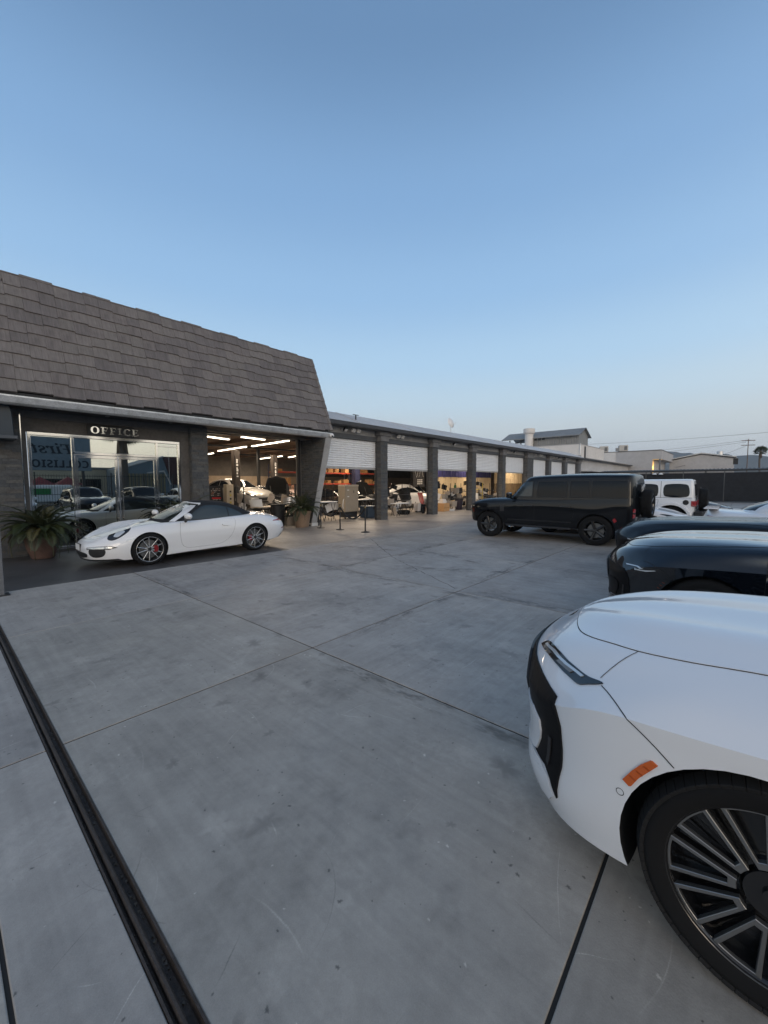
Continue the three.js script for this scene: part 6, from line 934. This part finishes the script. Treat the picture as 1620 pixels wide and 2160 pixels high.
{ // raised metal shed on the white block
  const t = thing('white_block', 'plain white block rising behind the workshop roof', 'building'); part(t, 'wall', bx(-22, -15.1, 0, 6.55, -66, -54), whiteWash); part(t, 'parapet', bx(-22.05, -15.05, 6.55, 6.62, -66, -53.95), greyWash); part(t, 'corner_pipe', rod([-15.0, 0, -53.9], [-15.0, 6.6, -53.9], .06), galv); part(t, 'roof_ladder', bx(-15.08, -15.0, 4.5, 6.4, -56.4, -56), steelDark);
  const s = thing('roof_shed', 'grey metal shed with pitched roof standing on the white block', 'shed', [0, 0, 0]);
  const xL = -25.5, xR = -15.4, zF = -54.6, zB = -58.6, yE = 7.9, yR = 8.75;
  part(s, 'front_wall', corr(-21.3, xR, 6.55, yE, zF, .3, .03), shedMetal); const gable = extrude([[-zF, 6.55], [-zB, 6.55], [-zB, yE], [-(zF + zB) / 2, yR], [-zF, yE]].map(([a, b]) => [a, b]), .08); gable.rotateY(PI / 2); part(s, 'gable', mv(gable, xR - .08, 0, 0), shedMetal); part(s, 'back_wall', bx(-21.3, xR, 6.55, yE, zB, zB + .08), shedMetal); part(s, 'end_wall', bx(-21.38, -21.3, 6.55, yE, zB, zF), shedMetal);
  for (const k of [0, 1]) { const za = k ? zB - .5 : zF + .5, m = (zF + zB) / 2, sl = (yR - yE) / Math.abs(zF - m), ya = yE - .5 * sl; const g = new THREE.BufferGeometry(); g.setAttribute('position', new THREE.Float32BufferAttribute([xL, ya, za, xR + .3, ya, za, xR + .3, yR, m, xL, ya, za, xR + .3, yR, m, xL, yR, m, xL, ya + .09, za, xR + .3, yR + .09, m, xR + .3, ya + .09, za, xL, ya + .09, za, xL, yR + .09, m, xR + .3, yR + .09, m, xL, ya, za, xL, ya + .09, za, xR + .3, ya + .09, za, xL, ya, za, xR + .3, ya + .09, za, xR + .3, ya, za], 3)); g.computeVertexNormals(); part(s, 'roof', metricUV(g), shedMetal); }
  for (const x of [-21.0, -20.5, -20.0]) part(s, 'window', bx(x, x + .36, 7.45, 7.75, zF + .02, zF + .06), glassCar);
  for (const [a, b] of [[-24.8, -22.4], [-22.4, -21.4]]) part(s, 'brace', bar([a, 6.9, zF], [b, 7.7, zF], .1, .1), steelDark); part(s, 'deck', bx(-25, -21.3, 6.7, 6.85, zB, zF), steelDark); for (const x of [-24.6, -23]) part(s, 'leg', bx(x, x + .12, 0, 7.7, zF - .2, zF - .08), steelDark);
  const v = thing('roof_fan', 'round white ventilator standing through the shed roof', 'ventilator', [-21.6, 6.3, -54.2]); part(v, 'duct', mv(new THREE.CylinderGeometry(.55, .55, 2.4, 24), 0, .9, 0), whiteWash); part(v, 'drum', lathe([[.5, 2.0], [.70, 2.1], [.74, 2.15], [.74, 2.72], [.70, 2.76], [0, 2.78]], 28), whiteWash); part(v, 'band', lathe([[.75, 2.2], [.75, 2.26]], 28), greyWash);
}
{ // wide grey block with roof units
  const t = thing('grey_block', 'wide pale grey flat roofed building behind the low grey building', 'building'); part(t, 'wall', bx(-14.8, -9.9, 0, 6.52, -86, -72), greyWash); part(t, 'white_wall', bx(-19.5, -14.8, 0, 6.5, -86, -71.95), whiteWash); part(t, 'overhang', bx(-9.9, -8.8, 5.2, 6.5, -86, -72), greyWash); part(t, 'parapet', bx(-19.5, -8.75, 6.52, 6.6, -86, -71.9), greyDark); const lm = std([.5, .35, .15], .6, { emissive: C(1, .6, .2), emissiveIntensity: .5 }); part(t, 'lit_window', bx(-9.9, -9.86, 3.2, 4.9, -72.9, -72.3), lm);
  part(t, 'post', bx(-9.1, -8.9, 0, 5.2, -72.3, -72.1), greyDark);
  const pl = new THREE.PointLight(C(1, .6, .2), 6, 20); pl.position.set(-9.5, 4, -72.6); pl.castShadow = true; part(t, 'lamp_bracket', bx(-9.86, -9.5, 4.95, 5.0, -72.65, -72.55), steelDark); t.add(pl);
  for (const [x, l] of [[-17, 'boxy roof cooler with louvres over the white wall'], [-14.2, 'rounded roof cooler over the grey wall']]) { const u = thing('roof_unit', l, 'roof unit', [x, 6.55, -74], .3, 'roof coolers'); part(u, 'case', mv(new RoundedBoxGeometry(1.3, 1.0, 1.2, 2, .12), 0, .65, 0), std([.45, .43, .40], .6)); part(u, 'louvre', bx(.1, .5, .35, .95, .6, .64), greyDark); part(u, 'duct', mv(new THREE.CylinderGeometry(.3, .3, .5, 16), -.75, .5, 0), std([.35, .33, .31], .6)); part(u, 'frame', bx(-.6, .6, 0, .15, -.55, .55), steelDark); }
}
{ // pale gabled hall
  const t = thing('pale_hall', 'pale metal hall with shallow gable and a tank on its roof', 'building', [-4.9, 0, -85]); const g = extrude([[-4.3, 0], [4.0, 0], [4.0, 5.55], [0, 6.35], [-4.3, 5.4]], 18); g.translate(0, 0, -18); part(t, 'wall', metricUV(g), greyWash); part(t, 'roof', (() => { const h = extrude([[-4.9, 5.45], [0, 6.45], [4.4, 5.65], [4.4, 5.8], [0, 6.62], [-4.9, 5.6]], 18.8); h.translate(0, 0, -18.4); return metricUV(h); })(), std(1, .6, { map: mottle([.5, .5, .49], .2, 4, 407) })); for (const x of [-2.2, 0, 2.2]) part(t, 'wall_seam', bx(x - .03, x + .03, 0, 5.6, 0, .03), greyWash); part(t, 'side_unit', bx(4.0, 4.6, 4.6, 5.5, -2, -.5), trimBlack);
  const k = thing('water_tank', 'small shining round tank on the roof of the pale hall', 'tank', [-2.6, 6.0, -86]); part(k, 'drum', mv(new THREE.CylinderGeometry(.42, .42, .75, 22), 0, .38, 0), galv); part(k, 'lid', mv(new THREE.ConeGeometry(.44, .12, 22), 0, .81, 0), galv); part(k, 'skid', bx(-.5, .5, -.2, 0, -.4, .4), steelDark);
}
{ // distant ridge
  const ridge = (z, base, amp, seed, m, x0, x1) => { const n = 120, r = fbm(seed, [[6, .6], [14, .4], [36, .22], [80, .12]]), pos = [], idx = []; for (let i = 0; i <= n; i++) { const u = i / n, x = x0 + (x1 - x0) * u, h = Math.max(4, base + amp * r(u, .3)); pos.push(x, -3, z + 120, x, h * .55, z + 40, x, h, z, x, -3, z - 200); if (i < n) for (let k = 0; k < 3; k++) { const a = i * 4 + k, b = a + 4; idx.push(a, b, a + 1, b, b + 1, a + 1); } } const g = new THREE.BufferGeometry(); g.setAttribute('position', new THREE.Float32BufferAttribute(pos, 3)); g.setIndex(idx); g.computeVertexNormals(); structure('hills', metricUV(g), m); };
  ridge(-1000, 54, 26, 21, std(1, .95, { map: mottle([.065, .068, .062], .5, 60, 408) }), -560, 320); ridge(-1700, 70, 40, 23, std(1, .95, { map: mottle([.07, .075, .08], .4, 90, 409) }), -1400, 900);
}
function fanPalm(label, pos, h, tr, cr, n, seed) {
  const t = thing('fan_palm', label, 'palm tree', pos), r = rng(seed), P = Array.from({ length: 7 }, (_, i) => [.08 * Math.sin(i), h * i / 6, .06 * Math.cos(i * 1.3)]); const g = tube(P, tr, 24, 12); part(t, 'trunk', g, std(1, .9, { map: mottle([.10, .08, .065], .5, .8, 410) }));
  const skirt = []; for (let i = 0; i < 40; i++) { const c = new THREE.ConeGeometry(.16 * cr, .9 * cr, 5, 1); c.rotateX(PI); c.translate(0, -.45 * cr, 0); c.rotateZ(.32 * r()); c.rotateY(i * 2.4); skirt.push(mv(c, 0, h + .05 - .5 * r() * cr, 0)); } part(t, 'dead_skirt', skirt, std([.13, .09, .06], .95));
  const cro = holder(t, 'crown'); const m = [std([.03, .042, .018], .7), std([.045, .055, .022], .7)];
  for (let i = 0; i < n; i++) { const el = 1.35 - i / n * 2.0, az = i * 2.4, L = cr * (.8 + .3 * r()), pos3 = []; for (let k = 0; k < 15; k++) { const a = (k / 14 - .5) * 2.5, bx_ = V3(L * .45, 0, 0), e = V3(L * .45 + Math.cos(a) * L * .62, -.12 * L * Math.abs(a), Math.sin(a) * L * .62), w = L * .045, s = V3(-Math.sin(a) * w, 0, Math.cos(a) * w); pos3.push(bx_.x, 0, 0, ...bx_.clone().lerp(e, .55).add(s).toArray(), ...bx_.clone().lerp(e, .55).sub(s).toArray(), ...bx_.clone().lerp(e, .55).add(s).toArray(), ...e.toArray(), ...bx_.clone().lerp(e, .55).sub(s).toArray()); } const q = new THREE.BufferGeometry(); q.setAttribute('position', new THREE.Float32BufferAttribute(pos3, 3)); q.computeVertexNormals(); const G = merge([q, rod([0, 0, 0], [L * .47, 0, 0], .02 * cr)]); const f = part(cro, 'frond', G, m[i % 2]); f.rotation.order = 'YZX'; f.rotation.set(r() * .6, az, el); f.position.set(0, h, 0); }
  return t;
}
fanPalm('small fan palm far beyond the dark canopy', [2.5, 0, -95], 7.0, .13, 1.05, 26, 71);
{ // lines and poles
  const pole = (x, z, h, l, turn) => { const t = thing('utility_pole', l, 'pole', [x, 0, z], turn, 'utility poles'); part(t, 'pole', mv(new THREE.CylinderGeometry(.06, .09, h, 10), 0, h / 2, 0), woodDark); for (const y of [h - .4, h - 1.3]) part(t, 'cross_arm', bx(-1.1, 1.1, y, y + .12, -.06, .06), woodDark); for (const x2 of [-.9, -.4, .4, .9]) part(t, 'insulator', mv(new THREE.CylinderGeometry(.04, .05, .16, 8), x2, h - .2, 0), greyWash); };
  pole(1.0, -110, 10.4, 'thin wooden utility pole beside the far palm', .3); pole(5.5, -88, 10, 'wooden utility pole past the far palm', .3);
  const wire = (a, b, sag, l) => solo('power_line', l, 'cable', tube(Array.from({ length: 11 }, (_, k) => { const u = k / 10; return [a[0] + (b[0] - a[0]) * u, a[1] + (b[1] - a[1]) * u - sag * 4 * u * (1 - u), a[2] + (b[2] - a[2]) * u]; }), .022, 60, 5), blackMatt, 'power lines above the far roofs');
  wire([1.2, 10.2, -110], [-60, 10.2, -118], 1.4, 'upper power line running from the far pole over the roofs'); wire([.6, 9.8, -110], [-60, 7.4, -104], 1.2, 'lower power line slanting from the far pole over the roofs'); wire([6, 9.6, -88], [-75, 15, -112], 1.5, 'highest power line crossing the pale sky'); wire([1.0, 9.2, -110], [-8, 4.2, -82], .4, 'guy cable slanting down from the far pole');
}
// ---------------------------------------------------------------- what the mirrored shop front looks at, across the yard and the street
{
  const f = thing('bar_fence', 'black steel bar fence along the open side of the yard', 'fence', [12, 0, 0]); const pk = new THREE.CylinderGeometry(.012, .012, 2.5, 6), bm = std([.02, .02, .022], .6); for (let i = 0; i < 120; i++) { const p = part(f, 'bar', pk, bm); p.position.set(0, 1.35, 2 - i * .16); } for (const y of [.25, 1.05, 2.45]) part(f, 'rail', bx(-.02, .02, y, y + .04, -17.2, 2.1), bm); for (let i = 0; i < 9; i++) part(f, 'post', bx(-.04, .04, 0, 2.75, 2 - i * 2.4 - .04, 2 - i * 2.4 + .04), bm);
  const s = thing('collision_sign', 'blue grey sign board lettered First Collision facing the shop front', 'sign', [16, 0, 0]); part(s, 'board', bx(0, .3, 3.0, 5.75, -9.6, -4.6, .02), bluePaint); part(s, 'board_top', bx(.02, .28, 5.75, 6.1, -9.6, -8.2, .02), bluePaint); for (const z of [-9, -5.2]) part(s, 'post', bx(.1, .25, 0, 3.0, z - .1, z + .1), steelDark); const ink = std([.006, .010, .018], .6);
  const w1 = text(fontSerif, 'First', .80, .02); w1.applyMatrix4(new THREE.Matrix4().makeShear(0, 0, .28, 0, 0, 0)); w1.rotateY(-PI / 2); part(s, 'lettering', mv(w1, -.01, 4.4, -8.35), ink); const w2 = text(fontSans, 'COLLISION', .62, .02); w2.rotateY(-PI / 2); part(s, 'lettering', mv(w2, -.01, 3.25, -9.45), ink);
  fanPalm('thick trunked palm standing across from the shop front', [20, 0, -13.2], 7.2, .36, 2.3, 26, 72);
  const b = thing('street_house', 'blue grey house with dark red roof and yellow striped siding across the street', 'building', [24, 0, 0]); part(b, 'gable', alongX([[-14.2, 0], [-14.2, 3.6], [-18.4, 5.0], [-20.2, 1.8], [-20.2, 0]], 0, 8), bluePaint); part(b, 'roof', alongX([[-18.3, 5.05], [-20.6, 5.1], [-20.6, 1.8], [-19.3, 1.8]], -.15, 8), std(1, .8, { map: mottle([.07, .025, .025], .4, 2, 411) })); part(b, 'eave_trim', alongX([[-14.1, 3.55], [-18.4, 5.02], [-18.4, 5.16], [-14.1, 3.7]], -.2, .05), whiteWash); part(b, 'door_trim', alongX([[-16.6, 3.2], [-18.4, 3.45], [-19.1, 1.9], [-19.1, 1.75], [-18.35, 3.3], [-16.6, 3.08]], -.2, -.03), whiteWash); for (let i = 0; i < 22; i++) part(b, 'siding_strip', bx(-.08, -.02, 0, 3.05, -14.6 - i * .18 - .12, -14.6 - i * .18), std(i % 2 ? [.30, .24, .12] : [.16, .14, .11], .8));
  const c = thing('street_building', 'long cream building behind the bar fence', 'building', [30, 0, 0]); part(c, 'wall', bx(0, 8, 0, 3.6, -14.8, 6), std(1, .85, { map: mottle([.50, .42, .30], .25, 4, 412) })); part(c, 'roof', bx(-.2, 8.2, 3.6, 3.85, -15, 6.2), greyDark); for (let i = 0; i < 5; i++) { const w = part(c, 'window', bx(-.03, .0, 1.0, 2.5, -13.6 + i * 3.2, -11.6 + i * 3.2), glassCar); part(w, 'frame', bx(-.05, -.03, .92, 1.0, -13.7 + i * 3.2, -11.5 + i * 3.2), white); }
  for (const z of [-6.9, -9.0]) { const t = thing('red_canopy_tent', 'dark red canopy tent across the yard', 'tent', [22, 0, z], 0, 'red tents beyond the fence'); part(t, 'cover', mv(new THREE.ConeGeometry(1.5, .8, 4, 1).rotateY(PI / 4), 0, 2.2, 0), std([.16, .012, .02], .8)); for (const [x, q] of [[-1, -1], [1, -1], [-1, 1], [1, 1]]) part(t, 'leg', rod([x, 0, q], [x, 1.85, q], .03), white); }
  const v = thing('white_van', 'white van with green panel parked beyond the bar fence', 'van', [18.6, 0, -6.4], PI / 2); part(v, 'body', mv(new RoundedBoxGeometry(4.2, 1.5, 1.8, 3, .18), 0, 1.05, 0), paintWhite); part(v, 'side_panel', bx(-1.6, .6, 1.0, 1.5, -.92, -.905), std([.02, .22, .06], .7)); part(v, 'windscreen', bx(1.5, 2.11, 1.15, 1.6, -.7, .7, .05), glassCar); mountWheels(v, wheelDarkS, [1.3, -1.3], .8, .335);
  const mk = (n, l, x0, x1, h, z0, z1, m, roofM) => { const t = thing(n, l, 'building'); part(t, 'wall', bx(x0, x1, 0, h, z0, z1), m); part(t, 'parapet', bx(x0 - .1, x1 + .1, h, h + .2, z0 - .1, z1 + .1), roofM); for (let i = 0; i < Math.floor((x1 - x0) / 5); i++) { const w = part(t, 'window', bx(x0 + 1.2 + i * 5, x0 + 3.6 + i * 5, 1.1, 2.6, z0 - .04, z0), glassCar); part(w, 'sill', bx(x0 + 1.1 + i * 5, x0 + 3.7 + i * 5, 1.0, 1.1, z0 - .08, z0), white); } };
  mk('warehouse', 'long dark warehouse across the street behind the yard gate', -46, -9, 4.6, 27, 40, greyDark, greyDark); mk('warehouse', 'grey warehouse with parapet across the street', -8, 16, 4.4, 28, 40, greyDark, greyWash); mk('warehouse', 'tall dark warehouse at the street corner', 17, 50, 5, 26, 42, stuccoDark, greyDark);
  mk('storage_block', 'dark storage block along the open side of the yard', 20, 34, 4.6, -60, -22, stuccoDark, greyDark);
  const st = new THREE.PlaneGeometry(160, 12); st.rotateX(-PI / 2); st.translate(0, -.05, 14); structure('street', metricUV(st), std(1, .9, { map: mottle([.05, .05, .052], .4, 3, 413) })); structure('pavement', bx(-80, 80, -.05, .08, 4.2, 7.4), concrete[1]); structure('pavement', bx(-80, 80, -.05, .08, 20.4, 22), concrete[0]);
}
// evening haze
scene.fog = new THREE.FogExp2(0xb4bfca, 0.00042);
// ---------------------------------------------------------------- planters with sago palms, rope posts
function sago(label, pos, potPts, potMat, seed, n, len, lift, trunk) {
  const t = thing('potted_palm', label, 'potted plant', pos, 0), r = rng(seed), green = [[.022, .032, .008], [.032, .042, .010], [.018, .028, .008], [.075, .066, .022]].map(c => std(c, .55));
  part(t, 'pot', lathe(potPts, 36), potMat); const top = potPts[potPts.length - 3][1]; part(t, 'soil', mv(new THREE.CylinderGeometry(potPts[potPts.length - 3][0] * .92, potPts[potPts.length - 3][0] * .9, .02, 24), 0, top - .06, 0), std([.02, .015, .01], .95));
  const tr = []; tr.push(mv(new THREE.CylinderGeometry(.10, .13, trunk, 14), 0, top - .05 + trunk / 2, 0)); for (let i = 0; i < 60; i++) { const a = i * 2.4, y = top - .03 + trunk * (i / 60); const g = new THREE.ConeGeometry(.022, .07, 5); g.rotateZ(-1.9); g.translate(.125, 0, 0); g.rotateY(a); tr.push(mv(g, 0, y, 0)); } part(t, 'trunk', tr, std([.05, .04, .028], .9));
  const crown = holder(t, 'crown');
  for (let i = 0; i < n; i++) {
    const f = i / n, az = i * 2.39996 + (r() - .5) * .3, el = lift - f * (lift + .15) + (r() - .5) * .15, L = len * (.75 + .35 * r()), P = [], K = 9; let x = .05, y = 0, a = el;
    for (let k = 0; k <= K; k++) { P.push([x, y]); a -= (.10 + .09 * f) * (.6 + k / K); x += Math.cos(a) * L / K; y += Math.sin(a) * L / K; }
    const G = [tube(P.map(([a, b]) => [a, b, 0]), .006, 12, 4)], pos3 = [], M = 46; const c = new THREE.CatmullRomCurve3(P.map(([a, b]) => V3(a, b, 0)));
    for (let k = 2; k < M; k++) for (const s of [1, -1]) { const u = k / M, q = c.getPoint(u), tg = c.getTangent(u), ll = .15 * Math.sin(Math.min(1, u * 1.15 + .12) * PI) ** .6 * (.85 + .3 * r()) * len / .85, w = .011, d = V3(tg.x * .55, tg.y * .55 + .32, s * .8).normalize(), e = q.clone().addScaledVector(d, ll); e.y -= .012; const m = q.clone().lerp(e, .5); pos3.push(q.x, q.y, q.z, m.x + tg.x * w, m.y + tg.y * w, m.z, m.x - tg.x * w, m.y - tg.y * w + .003, m.z, m.x + tg.x * w, m.y + tg.y * w, m.z, e.x, e.y, e.z, m.x - tg.x * w, m.y - tg.y * w + .003, m.z); }
    const lg = new THREE.BufferGeometry(); lg.setAttribute('position', new THREE.Float32BufferAttribute(pos3, 3)); lg.computeVertexNormals(); G.push(lg);
    const fr = part(crown, 'frond', G, green[r() < .12 ? 3 : Math.floor(r() * 3)]); fr.position.y = top + trunk - .06; fr.rotation.y = az;
  }
  return t;
}
const terracotta = std(1, .7, { map: mottle([.095, .055, .042], .6, .7, 330), bumpMap: bumpFine, bumpScale: .003 }), sandPot = std(1, .75, { map: mottle([.22, .15, .10], .3, .6, 331) });
sago('broad sago palm in a round terracotta pot beside the mirrored shop front', [-12.45, 0, -1.74], [[0, 0], [.19, 0], [.22, .02], [.30, .26], [.33, .44], [.345, .46], [.345, .52], [.31, .52], [.30, .48], [0, .46]], terracotta, 12, 64, 1.02, 1.2, .26);
sago('sago palm behind the white convertible between glass and stone pillar', [-12.7, 0, -5.15], [[0, 0], [.19, 0], [.22, .02], [.30, .26], [.33, .44], [.345, .46], [.345, .52], [.31, .52], [.30, .48], [0, .46]], terracotta, 13, 46, .95, 1.25, .3);
sago('upright palm in a tapered tan pot at the foot of the fin wall', [-13.25, 0, -9.98], [[0, 0], [.25, 0], [.26, .02], [.36, .58], [.38, .60], [.38, .66], [.34, .66], [.33, .60], [0, .58]], sandPot, 14, 34, 1.05, 1.42, .16);
{
  const spots = [[-12.4, -10.25], [-11.3, -10.28], [-10.02, -10.33]], names = ['black rope barrier post beside the fin wall', 'black rope barrier post in the middle of its row', 'black rope barrier post at the free end of its row'];
  spots.forEach(([x, z], i) => { const t = thing('barrier_post', names[i], 'barrier post', [x, 0, z], 0, 'rope barrier posts'); part(t, 'base', lathe([[0, 0], [.155, 0], [.16, .012], [.15, .025], [.05, .04], [.03, .06]], 28), blackSatin); part(t, 'pole', mv(new THREE.CylinderGeometry(.024, .026, .9, 16), 0, .48, 0), blackSatin); part(t, 'collar', mv(new THREE.CylinderGeometry(.033, .033, .06, 16), 0, .9, 0), std([.3, .24, .12], .3, { metalness: .9 })); part(t, 'cap', mv(new THREE.SphereGeometry(.03, 14, 10), 0, .955, 0), blackSatin); });
  const rope = (a, b, d, l) => { const t = solo('barrier_rope', l, 'rope', tube(Array.from({ length: 9 }, (_, k) => { const u = k / 8; return [a[0] + (b[0] - a[0]) * u, .88 - d * 4 * u * (1 - u), a[1] + (b[1] - a[1]) * u]; }), .028, 40, 8), std([.012, .012, .014], .8), 'barrier ropes'); };
  rope(spots[0], spots[1], .38, 'dark rope sagging between the fin wall post and the middle post'); rope(spots[1], spots[2], .42, 'dark rope sagging between the middle post and the free end post');
}
scene.traverse(o => { if (o.isMesh) { o.castShadow = true; o.receiveShadow = true; } });
renderer.render(scene, camera);
